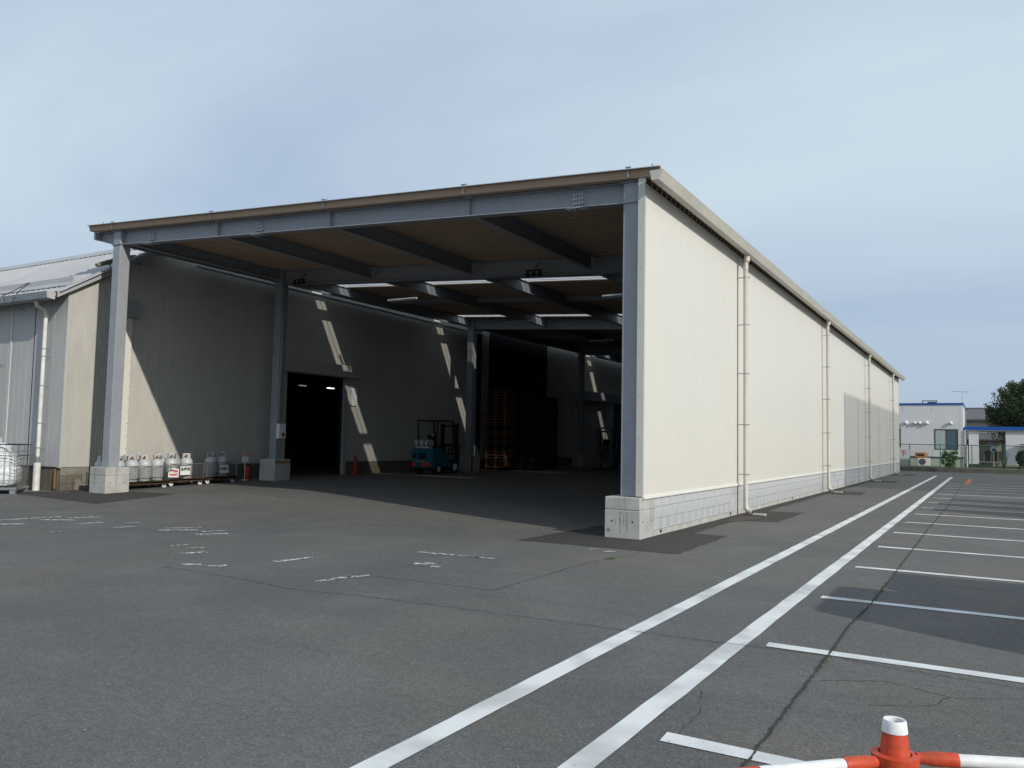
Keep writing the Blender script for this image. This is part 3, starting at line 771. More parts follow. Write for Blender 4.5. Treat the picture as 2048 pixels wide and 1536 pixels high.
# conduit, alarm box, pier tape on second column
y = GY[1]; x = XL+.15
mb = MB()
for yy in (y-.10, y-.03): mb.tube([(x+.03, yy, 2.02), (x+.03, yy, ZU(x)-.5)], .016, 8)
for z in (2.4, 3.6, 4.8): mb.box(x, x+.05, y-.14, y+.02, z, z+.02)
mb.build('conduit', 'zinc', can)
mb = MB(); mb.cbox(x+.005, x+.15, y-.17, y+.12, 1.50, 1.97, .01); bx_ = mb.build('alarm_box', 'white', can)
mb = MB(); mb.tube([(x+.151, y-.0, 1.63), (x+.165, y-.0, 1.63)], .06, 18); mb.build('alarm_button', 'red_dull', bx_, smooth=True)
zb = gz(XL, y)+.67
for k in range(6):
    mb = MB(); mb.prism([(y-.33+k*.11, zb-.12), (y-.275+k*.11, zb-.12), (y-.235+k*.11, zb-.06), (y-.29+k*.11, zb-.06)], 'x', XL+.336, XL+.3385); mb.build('tape_stripe', 'yellow', can)
mb = MB(); mb.box(XL+.3352, XL+.3365, y-.335, y+.335, zb-.13, zb-.05); mb.build('tape_band', 'black', can)
y = GY[2]; zb = gz(XL, y)
for sx in (-1, 1):
    mb = MB(); mb.box(XL+sx*.345-.02, XL+sx*.345+.02, y-.36, y-.29, zb, zb+.68); mb.build('corner_guard', 'red_dull', can)

# ------------------------------------------------------------------ warehouse on the left
XW = -16.0
wh = thing('warehouse', 'older pale grey and cream warehouse with sloping roof on the left', 'warehouse')
def rz(y):
    if y < 2.6: return 5.42+.62*(y+.30)
    return 7.22+.10*(y-2.6)
ZC = .66
# gable wall (plane x = XW, faces +x), with door openings
def gable(a, b, z0, name='gable_panel', m='wh_gable', top=None):
    mb = MB(); ribwall(mb, a, b, z0, 0, XW, 'y', 1, .075, .03, .011, ztop=(lambda q: top if top else rz(q)-.05)); return mb.build(name, m, wh)
gable(-.25, 2.6, ZC); gable(2.6, 7.55, ZC); gable(7.55, 10.65, 3.80); gable(10.65, 20.8, ZC); gable(20.8, 26.9, 6.2, 'recess_sun_block', 'dark'); gable(26.9, 30.6, ZC); gable(30.6, 35.4, 4.1); gable(35.4, 36.1, ZC); gable(36.1, 45.5, 4.1)  # panel over the recess added to block leaking sun, coloured dark
mb = MB(); mb.box(XW-.02, XW+.10, 19.7, 20.0, ZC, 7.2); mb.build('inner_post', 'dark', wh)
# opaque backing so that no light leaks between sheets
mb = MB()
for a, b, z0 in ((-.2, 7.5, ZC), (7.5, 10.7, 3.82), (10.7, 20.8, ZC), (26.9, 30.6, ZC), (30.6, 46, 4.15)):
    mb.box(XW-.06, XW-.03, a, b, z0, 5.3)
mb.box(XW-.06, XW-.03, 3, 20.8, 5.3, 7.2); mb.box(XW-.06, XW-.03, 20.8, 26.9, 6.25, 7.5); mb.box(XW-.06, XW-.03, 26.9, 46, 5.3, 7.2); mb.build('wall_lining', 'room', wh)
mb = MB(); mb.box(-21, -20.9, 20.8, 26.9, 0, 7.3); mb.box(-21, XW-.02, 20.7, 20.8, 0, 7.3); mb.box(-21, XW-.02, 26.8, 26.895, 0, 7.3); mb.box(-21, XW-.02, 20.8, 26.8, 7.3, 7.4); mb.build('dark_recess', 'dark', wh)  # near-black walls put the deep shade of the opening into the colour
# plinth of worn masonry
def plinth_run(a, b):
    for r_ in range(3):
        q = a-(r_ % 2)*.2
        z0 = gz(XW, (a+b)/2)*0+r_*.22; 
        while q < b:
            lo, hi = max(q, a), min(q+.4, b)
            if hi-lo > .03:
                mb = MB(); d = random.uniform(-.004, .006); mb.cbox(XW-.13, XW-.022+d, lo+.004, hi-.004, z0+.003 if r_ else -.1, min(z0+.217, ZC-.01), .006)
                mb.build('plinth_block', 'plinth' if random.random() < .8 or q > 2 else 'plinth_pale', wh)
            q += .4
plinth_run(-.2, 7.55); plinth_run(10.66, 17.0)
mb = MB(); mb.box(XW-.14, XW-.04, -.2, 7.55, -.1, ZC-.012); mb.box(XW-.14, XW-.04, 10.66, 17.0, -.1, ZC-.012); mb.box(XW-.14, XW-.03, 17.0, 20.8, -.1, ZC-.012); mb.box(XW-.14, XW-.03, 26.9, 30.6, -.1, ZC-.012); mb.box(XW-.14, XW-.03, 35.4, 36.1, -.1, ZC); mb.build('plinth_core', 'plinth', wh)
# pale efflorescence patches
for pts in ([(-.12, .62), (.1, .64), (.42, .6), (.4, .5), (.05, .48), (-.1, .52)], [(.52, .60), (.62, .6), (.62, .40), (.55, .42)], [(.2, .30), (.3, .36), (.42, .22), (.34, .12), (.22, .18)],
            [(.55, .30), (.8, .36), (1.1, .33), (1.1, .29), (.8, .31), (.58, .26)], [(0, .4), (.04, .42), (.05, .1), (.0, .12)]):
    mb = MB(); n = len(pts); out = []
    for i in range(n):
        a = Vector(pts[i]); b = Vector(pts[(i+1) % n])
        for t in range(6): p = a.lerp(b, t/6); out.append((p.x+random.uniform(-.015, .015), p.y+random.uniform(-.015, .015)))
    cx = sum(p[0] for p in out)/len(out); cy = sum(p[1] for p in out)/len(out)
    mb.v = [(XW-.012, cx, cy)]+[(XW-.012, a, b) for a, b in out]; mb.f = [(0, i+1, (i+1) % len(out)+1) for i in range(len(out))]
    mb.build('lime_stain', 'plinth_pale', wh)
# front wall (plane y=-.25, faces -y)
FY = -.25
mb = MB(); ribwall(mb, -17.48, XW, .66, 5.35, FY, 'x', 1, .45, .015, .004); mb.build('front_panel', 'wh_front', wh)
mb = MB(); ribwall(mb, -18.62, -17.50, .66, 5.35, FY-.01, 'x', 1, .28, .014, .004); mb.build('front_panel', 'wh_front', wh)
mb = MB(); ribwall(mb, -30, -18.64, .66, 5.35, FY, 'x', 1, .45, .02, .008); mb.build('front_panel', 'wh_front', wh)
mb = MB(); mb.box(-30, XW-.1, FY+.03, FY+.15, -.1, .65); mb.build('front_plinth', 'plinth', wh)
mb = MB(); mb.box(-30, XW-.03, FY+.02, FY+.05, .6, 5.4); mb.build('front_lining', 'room', wh)
mb = MB(); mb.box(XW-.09, XW+.006, FY-.012, FY+.06, ZC-.02, 5.40); mb.build('corner_trim', 'wh_front', wh)
mb = MB(); mb.box(-18.66, -18.58, FY-.03, FY, .66, 5.3); mb.build('panel_joint', 'cream_trim', wh)
mb = MB(); mb.box(-16.20, -16.17, FY-.02, FY+.02, .1, .6); mb.build('rusty_bracket', 'yellow_rust', wh)
# roof
def roofq(y0, y1, name, xa=-40, xb=XW+.16):
    mb = MB(); z0, z1 = rz(y0)+.0, rz(y1)+.0; x = xa; pts = []
    while x < xb-.001:
        pts += [(x, 0), (x+.22, 0), (x+.235, .02), (x+.25, 0)]; x += .25
    pts.append((xb, 0)); 
    for p, h in pts: mb.v += [(p, y0, z0+h), (p, y1, z1+h)]
    mb.f = [(2*i, 2*i+2, 2*i+3, 2*i+1) for i in range(len(pts)-1)]
    mb.build(name, 'wh_roof', wh)
    m2 = MB(); m2.prism([(y0, z0-.02), (y1, z1-.02), (y1, z1-.06), (y0, z0-.06)], 'x', xa, xb-.01); m2.build('roof_board', 'wh_roof', wh)
roofq(-.62, 2.6, 'roof_sheet'); roofq(2.6, 22, 'roof_sheet', -40, XW-.02)
mb = MB(); mb.prism([(-.66, rz(-.66)-.13), (2.7, rz(2.7)-.15), (2.7, rz(2.7)+.045), (2.6, rz(2.6)+.045), (-.66, rz(-.66)+.045)], 'x', XW+.155, XW+.175)
mb.prism([(-.66, rz(-.66)+.02), (2.6, rz(2.6)+.02), (2.6, rz(2.6)+.04), (-.66, rz(-.66)+.04)], 'x', XW-.02, XW+.154); mb.build('barge_board', 'wh_roof', wh)
mb = MB(); mb.prism([(2.4, rz(2.4)+.03), (2.6, rz(2.6)+.05), (2.9, rz(2.9)+.03), (2.6, rz(2.6)+.09)], 'x', -40, XW+.1); mb.build('ridge_cap', 'wh_roof', wh)
mb = MB(); mb.prism([(-.30, 5.30), (-.66, 5.08), (-.62, 5.22), (-.3, 5.42)], 'x', -40, XW+.1); mb.build('soffit', 'dark', wh)
# snow guard rail and gutter
mb = MB(); mb.prism([(-.28, rz(-.28)+.03), (-.10, rz(-.1)+.05), (-.10, rz(-.1)+.20), (-.12, rz(-.1)+.20), (-.14, rz(-.12)+.07), (-.28, rz(-.28)+.05)], 'x', -40, -16.05); mb.build('snow_guard', 'wh_roof', wh)
mb = MB(); mb.prism([(-.86, 5.04), (-.66, 5.02), (-.62, 5.20), (-.635, 5.20), (-.67, 5.04), (-.845, 5.055), (-.875, 5.21), (-.89, 5.21)], 'x', -40, -15.95); gu = mb.build('gutter', 'zinc', wh)
mb = MB(); mb.prism([(-.86, 5.04), (-.66, 5.02), (-.60, 5.20), (-.88, 5.21)], 'x', -15.949, -15.94); mb.build('gutter_end', 'wh_front', gu)
for x in (-18.0, -19.6, -21.2):
    mb = MB(); mb.box(x-.03, x+.03, -.895, -.891, 5.05, 5.21); mb.box(x-.03, x+.03, -.9, -.3, 5.212, 5.222); mb.build('gutter_strap', 'zinc', gu)
# white downpipe
x, y = -16.72, -.42
mb = MB(); mb.tube([(x, -.7, 5.03), (x, -.66, 4.9), (x+.0, y-.02, 4.82), (x, y, 4.72)], .058, 12); mb.build('pipe_offset', 'pvc', wh, smooth=True)
mb = MB(); mb.tube([(x, y, 4.76), (x, y, .80)], .050, 14); dp = mb.build('downpipe', 'pvc_white', wh, smooth=True)
mb = MB(); mb.tube([(x, y, .76), (x, y, .02)], .088, 16); mb.build('pipe_sleeve', 'pvc_white', wh, smooth=True)
mb = MB(); mb.tube([(x, y, .80), (x, y, .92)], .054, 12); mb.build('pipe_strap', 'zinc', dp)
for z in (4.62, 3.78, 3.58, 2.80, 1.80, 1.15):
    mb = MB(); mb.tube([(x, y, z-.014), (x, y, z+.014)], .056, 12); mb.box(x-.008, x+.008, y+.05, FY, z-.008, z+.008); mb.build('pipe_clip', 'zinc', dp)
# cable loop hanging off the eave
def arc(pts, n=24):
    out = []
    P = [Vector(p) for p in pts]; P = [P[0]]+P+[P[-1]]
    for i in range(1, len(P)-2):
        for k in range(n):
            t = k/n; a, b, c, d = P[i-1], P[i], P[i+1], P[i+2]
            out.append(.5*((2*b)+(-a+c)*t+(2*a-5*b+4*c-d)*t*t+(-a+3*b-3*c+d)*t*t*t))
    out.append(P[-2]); return out
mb = MB(); mb.tube(arc([(-18.9, -.6, 5.24), (-18.2, -.5, 5.45), (-17.55, -.45, 5.62), (-17.56, -.7, 5.35), (-17.3, -.98, 5.02), (-16.85, -1.05, 4.78), (-16.55, -1.05, 4.70)]), .010, 6)
mb.build('loose_cable', 'black', wh, smooth=True)
# vent elbow on the rake, security light, header boxes and trims
mb = MB(); mb.tube([(-15.9, .40, 6.12), (-15.9, .56, 6.20), (-15.9, .85, 6.33), (-15.92, 1.25, 6.5), (-16.0, 1.6, 6.62)], [.055, .06, .062, .06, .06], 12)
for q in (.7, .95, 1.15): mb.tube([(-15.9, q, 6.255+(q-.7)*.44), (-15.9, q+.05, 6.28+(q-.7)*.44)], .072, 12)
mb.box(-15.93, -15.91, .80, .82, 6.0, 6.25); mb.build('vent_elbow', 'plinth_pale', wh, smooth=True)
mb = MB(); mb.box(XW, XW+.1, 1.78, 1.86, 6.40, 6.62); mb.box(XW+.02, XW+.08, 1.2, 1.9, 6.36, 6.385); mb.tube([(XW+.06, 1.82, 6.4), (XW+.12, 1.80, 6.33)], .04, 10); mb.build('camera_arm', 'wh_front', wh)
mb = MB(); mb.cbox(XW+.001, XW+.16, 1.16, 1.72, 4.85, 5.33, .01); mb.build('door_track_cover', 'steel', wh)
mb = MB(); mb.box(XW+.001, XW+.035, 1.30, 1.62, .62, 4.84); mb.build('door_edge_trim', 'cream', wh)
rv = MB()
for k in range(12): z = .8+k*.35; rv.tube([(XW+.035, 1.60, z), (XW+.042, 1.60, z)], .012, 6)
rv.build('trim_rivets', 'rust', wh, kind='stuff')
# big sliding door in the gable: header, jamb, dim room with two lit tubes
mb = MB(); mb.cbox(XW+.001, XW+.24, 6.9, 11.2, 3.82, 4.27, .012); mb.build('door_header', 'wh_gable', wh)
mb = MB(); mb.box(XW-.05, XW+.06, 10.52, 10.68, .1, 3.81); mb.build('door_jamb', 'wh_front', wh)
mb = MB(); mb.box(XW-.05, XW+.06, 7.45, 7.58, .1, 3.81); mb.build('door_jamb', 'wh_gable', wh)
mb = MB(); mb.cbox(XW+.002, XW+.07, 10.9, 11.22, 2.78, 3.46, .01); mb.build('wall_box', 'white', wh)
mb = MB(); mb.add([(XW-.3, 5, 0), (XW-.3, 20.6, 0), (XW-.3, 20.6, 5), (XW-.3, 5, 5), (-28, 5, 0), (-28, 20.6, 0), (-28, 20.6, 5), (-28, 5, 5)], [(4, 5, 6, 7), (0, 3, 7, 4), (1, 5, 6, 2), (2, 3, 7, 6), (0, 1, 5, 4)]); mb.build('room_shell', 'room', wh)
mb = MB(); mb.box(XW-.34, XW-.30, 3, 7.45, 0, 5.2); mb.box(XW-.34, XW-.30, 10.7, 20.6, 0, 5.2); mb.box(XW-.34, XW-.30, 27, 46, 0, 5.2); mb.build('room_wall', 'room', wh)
for yy, s_ in ((14.1, 1.), (12.4, .35)):
    mb = MB(); mb.box(-20.05, -19.93, yy-.18, yy+.18, 3.70, 3.735); t_ = mb.build('ceiling_tube', 'lamp_on' if s_ == 1 else emit('dim tube', (.8, .8, .85), .25), wh)
# wall pipe high up inside + eave beam on the gable
mb = MB(); mb.tube([(XW+.12, 3.6, 6.72), (XW+.12, 20.0, 6.62)], .05, 8); mb.build('wall_pipe', 'steel', wh)
# far roller shutters
for a, b in ((30.3, 35.9), (36.3, 42.)):
    mb = MB(); mb.cbox(XW+.001, XW+.45, a, b, 4.05, 4.6, .012); mb.build('shutter_box', 'steel', wh)
sh = MB(); z = .2
while z < 4.05:
    sh.add([(XW-.05, 30.62, z), (XW-.05, 34.95, z), (XW-.015, 34.95, z+.03), (XW-.015, 30.62, z+.03), (XW-.05, 34.95, z+.07), (XW-.05, 30.62, z+.07)], [(0, 1, 2, 3), (3, 2, 4, 5)]); z += .075
sh.build('roller_shutter', 'wh_front', wh)
mb = MB(); mb.box(XW-.05, XW+.05, 30.5, 30.62, .1, 4.05); mb.box(XW-.05, XW+.06, 35.0, 36.1, .1, 4.05); mb.build('shutter_post', 'wh_front', wh)

# hanging lights / sensors beneath the canopy (unlit)
def lightfix(x, y, z, label):
    t_ = thing('strip_light', label, 'light', (x, y, z), 0, 'unlit strip lights under the canopy roof')
    mb = MB(); mb.cbox(-.62, .62, -.05, .05, -.0, .05, .008); mb.build('light_body', 'white', t_)
    mb = MB(); mb.tube([(-.6, 0, -.02), (.6, 0, -.02)], .016, 8); mb.build('tube', 'lamp_glass', t_)
    mb = MB(); mb.tube([(-.4, 0, .05), (-.4, 0, .42)], .006, 5); mb.tube([(.4, 0, .05), (.4, 0, .42)], .006, 5); mb.build('hanger', 'dark', t_)
lightfix(-12.3, 9.2, 6.32, 'unlit strip light below the roof behind the second girder, left one')
lightfix(-4.2, 9.2, 5.88, 'unlit strip light below the roof behind the second girder, near the right column')
lightfix(-11.2, 15.2, 6.3, 'unlit strip light below the roof just before the third girder')
lightfix(-10.2, 21.2, 6.2, 'unlit strip light hanging deep inside the canopy, farthest one')
for x, lb in ((-13.5, 'dark cluster of floodlights hung from the girder near the left column'), (-5.15, 'dark cluster of floodlights hung from the girder near the right end')):
    t_ = thing('floodlight_cluster', lb, 'floodlight', (x, 5.55, ZU(x)-.5), 0, 'floodlights hung at the second girder')
    mb = MB(); mb.box(-.24, .24, -.02, .02, .1, .14); mb.tube([(0, 0, .1), (0, .3, .4)], .012, 6); mb.build('bracket', 'dark', t_)
    for k in (-1, 0, 1):
        mb = MB(); mb.lathe([(.02, .1), (.04, .06), (.08, -.02), (.07, -.025), (.0, .02)], 12, (k*.18, 0, 0)); mb.build('lamp_head', 'dark', t_, smooth=True)

# ------------------------------------------------------------------ gas cylinders on dollies
def make_cyl():
    t_ = thing('gas_cylinder', 'x', 'gas cylinder', (0, 0, 0), 0, 'grey gas cylinders on the trolleys')
    mb = MB(); mb.lathe([(.0, .0), (.15, .0), (.152, .05), (.13, .06), (.168, .085), (.176, .13), (.176, .46), (.168, .51), (.14, .555), (.09, .585), (.04, .595), (0, .6)], 20); mb.build('bottle', 'gas', t_, smooth=True)
    # collar with an opening
    mb = MB(); n = 16; b = 0
    for k in range(n+1):
        a = R(-132)+R(264)*k/n
        for r_, z in ((.118, .565), (.112, .715)): mb.v.append((r_*math.cos(a), r_*math.sin(a), z))
    for k in range(n): mb.f.append((2*k, 2*k+2, 2*k+3, 2*k+1))
    base = len(mb.v)
    for k in range(n+1):
        a = R(-132)+R(264)*k/n
        for r_, z in ((.112, .57), (.106, .715)): mb.v.append((r_*math.cos(a), r_*math.sin(a), z))
    for k in range(n): mb.f.append((base+2*k, base+2*k+1, base+2*k+3, base+2*k+2)); mb.f.append((2*k+1, 2*k+3, base+2*k+3, base+2*k+1))
    mb.build('collar', 'gas', t_, smooth=True)
    mb = MB(); mb.tube([(0, 0, .59), (0, 0, .66)], .022, 8); mb.tube([(-.05, 0, .64), (.05, 0, .64)], .014, 8); va = mb.build('valve', 'brass', t_)
    mb = MB(); mb.tube([(0, 0, .66), (0, 0, .68)], .032, 10); mb.build('hand_wheel', 'red_dull', va)
    mb = MB(); mb.tube([(.0, 0, .705), (.0, 0, .722)], .12, 16); return t_
cyl = make_cyl(); first = [True]
def put_cyl(x, y, label, z=None):
    z = gz(x, y)+.20 if z is None else z
    if first[0]: first[0] = False; cyl.location = (x, y, z); cyl['label'] = label; cyl.rotation_euler = (0, 0, R(150)); return cyl
    return dup(cyl, (x, y, z), R(145+random.uniform(-45, 45)), label)
rows = {
 1: [(-15.12, .82, 'front row, hidden behind the pier'), (-15.12, 1.23, 'front row, nearest the pier'), (-15.12, 1.62, 'middle of the front row'), (-15.12, 2.01, 'front row, farthest from the pier'),
     (-15.52, .62, 'back row, leftmost by the wall'), (-15.52, .99, 'back row, just right of the column'), (-15.52, 1.37, 'back row, second from the column'), (-15.52, 1.75, 'back row, far end')],
 2: [(-15.12, 2.47, 'front, behind the red-lettered sign'), (-15.12, 2.97, 'front, behind the first black-lettered sign'), (-15.52, 2.40, 'back row, left'), (-15.52, 2.78, 'back row, right')],
 3: [(-15.12, 3.84, 'standing alone on the left'), (-15.12, 4.24, 'with red lettering, behind the second black-lettered sign')]}
for k, rr in rows.items():
    for x, y, s_ in rr: put_cyl(x, y, 'grey gas cylinder on the %s trolley, %s' % ({1: 'nearest', 2: 'middle', 3: 'farthest'}[k], s_))
def dolly(y0, y1, label, front_mesh=True):
    ym = (y0+y1)/2; x = -15.3; z = gz(x, ym)
    t_ = thing('cylinder_trolley', label, 'trolley', (x, ym, z), 0, 'low trolleys for gas cylinders')
    h = (y1-y0)/2
    mb = MB(); mb.box(-.42, .42, -h, h, .15, .19); mb.box(.38, .42, -h, h, .12, .20); mb.build('deck', 'rust', t_)
    for sx in (-.34, .34):
        for sy in (-1, 1):
            w_ = MB(); w_.tube([(sx-.02, sy*(h-.08), .06), (sx+.02, sy*(h-.08), .06)], .06, 12); wo_ = w_.build('wheel', 'white', t_, smooth=True)
            m2 = MB(); m2.box(sx-.03, sx-.024, sy*(h-.08)-.03, sy*(h-.08)+.03, .06, .15); m2.box(sx+.024, sx+.03, sy*(h-.08)-.03, sy*(h-.08)+.03, .06, .15); m2.build('fork', 'zinc', wo_)
    # wire guard: front and both ends
    mb = MB(); H_ = .62
    yy = -h
    while yy <= h+.001: mb.box(.396, .402, yy-.003, yy+.003, .19, H_); yy += .06
    for k in range(8): zz = .19+(H_-.19)*k/7; mb.box(.394, .404, -h, h, zz-.003, zz+.003)
    for sy in (-1, 1):
        xx = -.4
        while xx <= .4: mb.box(xx-.003, xx+.003, sy*h-.003, sy*h+.003, .19, H_); xx += .08
        for k in range(5): zz = .19+(H_-.19)*k/4; mb.box(-.4, .4, sy*h-.004, sy*h+.004, zz-.003, zz+.003)
    if front_mesh: mb.build('wire_guard', 'wire', t_)
    mb = MB()
    for sy in (-1, 1): mb.tube([(.4, sy*h, .19), (.4, sy*h, H_)], .010, 6); mb.tube([(-.4, sy*h, .19), (-.4, sy*h, H_)], .010, 6)
    mb.tube([(.4, -h, H_), (.4, h, H_)], .010, 6); mb.build('guard_frame', 'zinc', t_)
    return t_
dolly(.42, 2.22, 'low rusty trolley with wire guard carrying the fullest group of cylinders')
dolly(2.28, 3.42, 'low trolley with two signs on its wire guard, middle of the three')
dolly(3.52, 4.62, 'low trolley carrying only two cylinders, farthest from the front column')
RS = (R(90), 0, R(90))
def board(y0, y1, z0, z1, x, label, lines, tilt=0):
    t_ = thing('trolley_sign', label, 'sign', (x, (y0+y1)/2, (z0+z1)/2), 0, 'white boards hung on the trolley guards')
    t_.rotation_euler = (0, 0, 0); h = (z1-z0)/2; w_ = (y1-y0)/2
    mb = MB(); mb.cbox(-.004, .004, -w_, w_, -h, h, .002); mb.build('board', 'white_sign', t_)
    for s_, sz, dz, m_ in lines: text('lettering', s_, sz, m_, t_, (.0065, 0, dz), RS, .001, .004)
    t_.rotation_euler = (R(tilt), 0, 0)
board(2.21, 2.55, .36+.0, .60, -14.885, 'white board with red lettering on the wire guard of the middle trolley', [('容器置場', .068, .048, 'red_ink'), ('300kg未満', .062, -.045, 'red_ink')], -2)
board(2.60, 2.93, .42, .66, -14.885, 'white board with black lettering for unused bottles on the middle trolley', [('未使用', .105, .035, 'black_ink')], 1)
board(3.99, 4.31, .44, .67, -14.885, 'white board with black lettering for used bottles on the farthest trolley', [('使用済', .100, .005, 'black_ink')], 2)
mb = MB(); mb.tube([(-14.87, 2.16, .52), (-14.80, 2.24, .60)], .014, 8); mb.tube([(-14.80, 2.24, .60), (-14.76, 2.34, .62)], .014, 8)
tag(mb.build('tow_bar', 'zinc'), 'short bent steel tow bar between the first two trolleys', 'tow bar')

# sign stand + extinguisher
z = gz(-15.4, 5.35)
t_ = thing('sign_stand', 'small red and white notice on a thin post beside the second column', 'sign', (-15.3, 5.3, z))
mb = MB(); mb.tube([(0, 0, 0), (0, 0, .62)], .012, 8); mb.lathe([(0, .03), (.1, .02), (.11, 0)], 14); mb.build('post', 'white', t_)
mb = MB(); mb.box(-.005, .005, -.13, .13, .58, .84); mb.build('board', 'white_sign', t_)
mb = MB(); mb.box(.0055, .007, -.13, .13, .75, .84); mb.box(-.005, .0055, -.13, .13, .8405, .845); mb.build('header_band', 'red_ink', t_)
text('lettering', '消火器', .075, 'white', t_, (.0085, 0, .795), RS, .0006, .002)
t_ = thing('fire_extinguisher', 'red fire extinguisher on the floor behind the small notice', 'extinguisher', (-15.45, 5.55, z))
mb = MB(); mb.lathe([(0, 0), (.07, 0), (.075, .02), (.075, .36), (.06, .42), (.025, .46), (0, .46)], 14); mb.build('body', 'red_dull', t_, smooth=True)
mb = MB(); mb.box(-.015, .015, -.05, .03, .46, .52); mb.tube([(0, .02, .48), (0, .10, .42), (0, .10, .2)], .009, 6); mb.build('hose', 'black', t_)

# ------------------------------------------------------------------ wire cage pallet with wrapped load
A = Vector((-16.0, -1.33)); 
cg = thing('cage_pallet', 'steel wire cage pallet standing askew at the left edge of the yard', 'cage pallet', (A.x, A.y, .0), R(45))
# local: +y goes back-left (away), -x goes left
W_, D_, Hc = 1.2, .98, 1.24
z0 = .17
mb = MB()
def wall(mb, p, q, n, m_):
    p = Vector(p); q = Vector(q)
    for k in range(n+1):
        a = p.lerp(q, k/n); mb.box(a.x-.0045, a.x+.0045, a.y-.0045, a.y+.0045, z0, Hc)
    for k in range(m_+1):
        z = z0+(Hc-z0)*k/m_; d = (q-p).normalized(); nn_ = Vector((-d.y, d.x))*.005
        mb.add([(p.x-nn_.x, p.y-nn_.y, z-.005), (q.x-nn_.x, q.y-nn_.y, z-.005), (q.x+nn_.x, q.y+nn_.y, z-.005), (p.x+nn_.x, p.y+nn_.y, z-.005),
                (p.x-nn_.x, p.y-nn_.y, z+.005), (q.x-nn_.x, q.y-nn_.y, z+.005), (q.x+nn_.x, q.y+nn_.y, z+.005), (p.x+nn_.x, p.y+nn_.y, z+.005)],
               [(3, 2, 1, 0), (4, 5, 6, 7), (0, 1, 5, 4), (1, 2, 6, 5), (2, 3, 7, 6), (3, 0, 4, 7)])
for nm, p, q, n in (('mesh_panel', (0, 0), (0, D_), 8), ('mesh_panel', (-W_, 0), (0, 0), 9), ('mesh_panel', (-W_, D_), (0, D_), 9), ('mesh_panel', (-W_, 0), (-W_, D_), 8)):
    mb = MB(); wall(mb, p, q, n, 6); mb.build(nm, 'wire', cg)
mb = MB()
for p, q in (((0, 0), (0, D_)), ((-W_, 0), (0, 0)), ((-W_, D_), (0, D_)), ((-W_, 0), (-W_, D_))):
    mb.tube([(p[0], p[1], Hc), (q[0], q[1], Hc)], .014, 8); mb.tube([(p[0], p[1], Hc-.28), (q[0], q[1], Hc-.28)], .010, 6)
mb.build('top_rail', 'dark', cg)
mb = MB(); mb.box(-W_-.02, .02, -.02, D_+.02, .12, .165); mb.build('deck', 'zinc', cg)
for x in (-W_+.0, -.14):
    for y in (0, D_-.14):
        mb = MB(); mb.cbox(x, x+.14, y, y+.14, 0, .12, .01); mb.box(x-.03, x+.17, y-.0, y+.14, .0, .012); mb.build('foot', 'zinc', cg)
# wrapped bundle: lumpy stacked sacks in film
import mathutils.noise as mn
def lumps(name, cells, m, parent=None):
    bmv = MB()
    for (cx, cy, cz, rx, ry, rz_, n1_, sd) in cells:
        n, h_ = 28, 18; b = len(bmv.v)
        for j in range(h_+1):
            ph = -PI/2+PI*j/h_
            for i in range(n):
                th = 2*PI*i/n
                def sp(c, e): return math.copysign(abs(c)**e, c)
                x = sp(math.cos(ph), .55)*sp(math.cos(th), .6); y = sp(math.cos(ph), .55)*sp(math.sin(th), .6); z = sp(math.sin(ph), .7)
                nv = mn.noise(Vector((x*2.2+sd, y*2.2, z*3.1)))*n1_+mn.noise(Vector((x*6+sd, y*6, z*9)))*n1_*.35
                bmv.v.append((cx+x*rx*(1+nv), cy+y*ry*(1+nv), cz+z*rz_*(1+nv)))
        for j in range(h_):
            for i in range(n): bmv.f.append((b+j*n+i, b+j*n+(i+1) % n, b+(j+1)*n+(i+1) % n, b+(j+1)*n+i))
    return bmv
wb = thing('wrapped_bundle', 'bulging load wrapped in shiny white plastic inside the wire cage', 'wrapped load', (A.x, A.y, .175), R(45))
lm = lumps('b', [(-.56, .50, .30, .50, .44, .30, .10, 1.), (-.56, .50, .62, .47, .41, .22, .12, 3.), (-.66, .46, .90, .38, .34, .20, .12, 5.), (-.75, .42, 1.1, .24, .26, .17, .12, 7.)], 'wrap')
lm.build('film_wrap', 'wrap', wb, smooth=True)

# ------------------------------------------------------------------ traffic cones
def cone_mesh(t_, body='red', H=.70, cap=True):
    mb = MB(); mb.cbox(-.19, .19, -.19, .19, 0, .03, .01); mb.build('cone_base', body, t_)
    mb = MB(); mb.lathe([(.135, .03), (.118, .05), (.0375, H-.040), (.036, H-.03)], 28); mb.build('cone_body', body, t_, smooth=True)
    if cap:
        mb = MB(); mb.lathe([(.0375, H-.036), (.0395, H-.038), (.0355, H-.004), (.033, H), (.027, H-.002), (.025, H-.02), (.030, H-.09)], 28); mb.build('cone_cap', 'white', t_, smooth=True)
    else:
        mb = MB(); mb.lathe([(.0365, H-.034), (.033, H), (.028, H-.002), (.028, H-.05)], 20); mb.build('cone_tip', body, t_, smooth=True)
CH = .727
K0 = Vector((4.69, -9.80, 0))
fc = thing('traffic_cone', 'red traffic cone with white cap holding two barrier bars, right foreground', 'traffic cone', K0)
cone_mesh(fc, 'red', CH)
mb = MB(); mb.lathe([(.146, .06), (.136, .075), (.092, .33), (.10, .31)], 28); 
mb = MB(); mb.lathe([(.0925, .285), (.0655, .52), (.0645, .52), (.0915, .285)], 28); mb.build('reflective_band', 'white', fc, smooth=True)
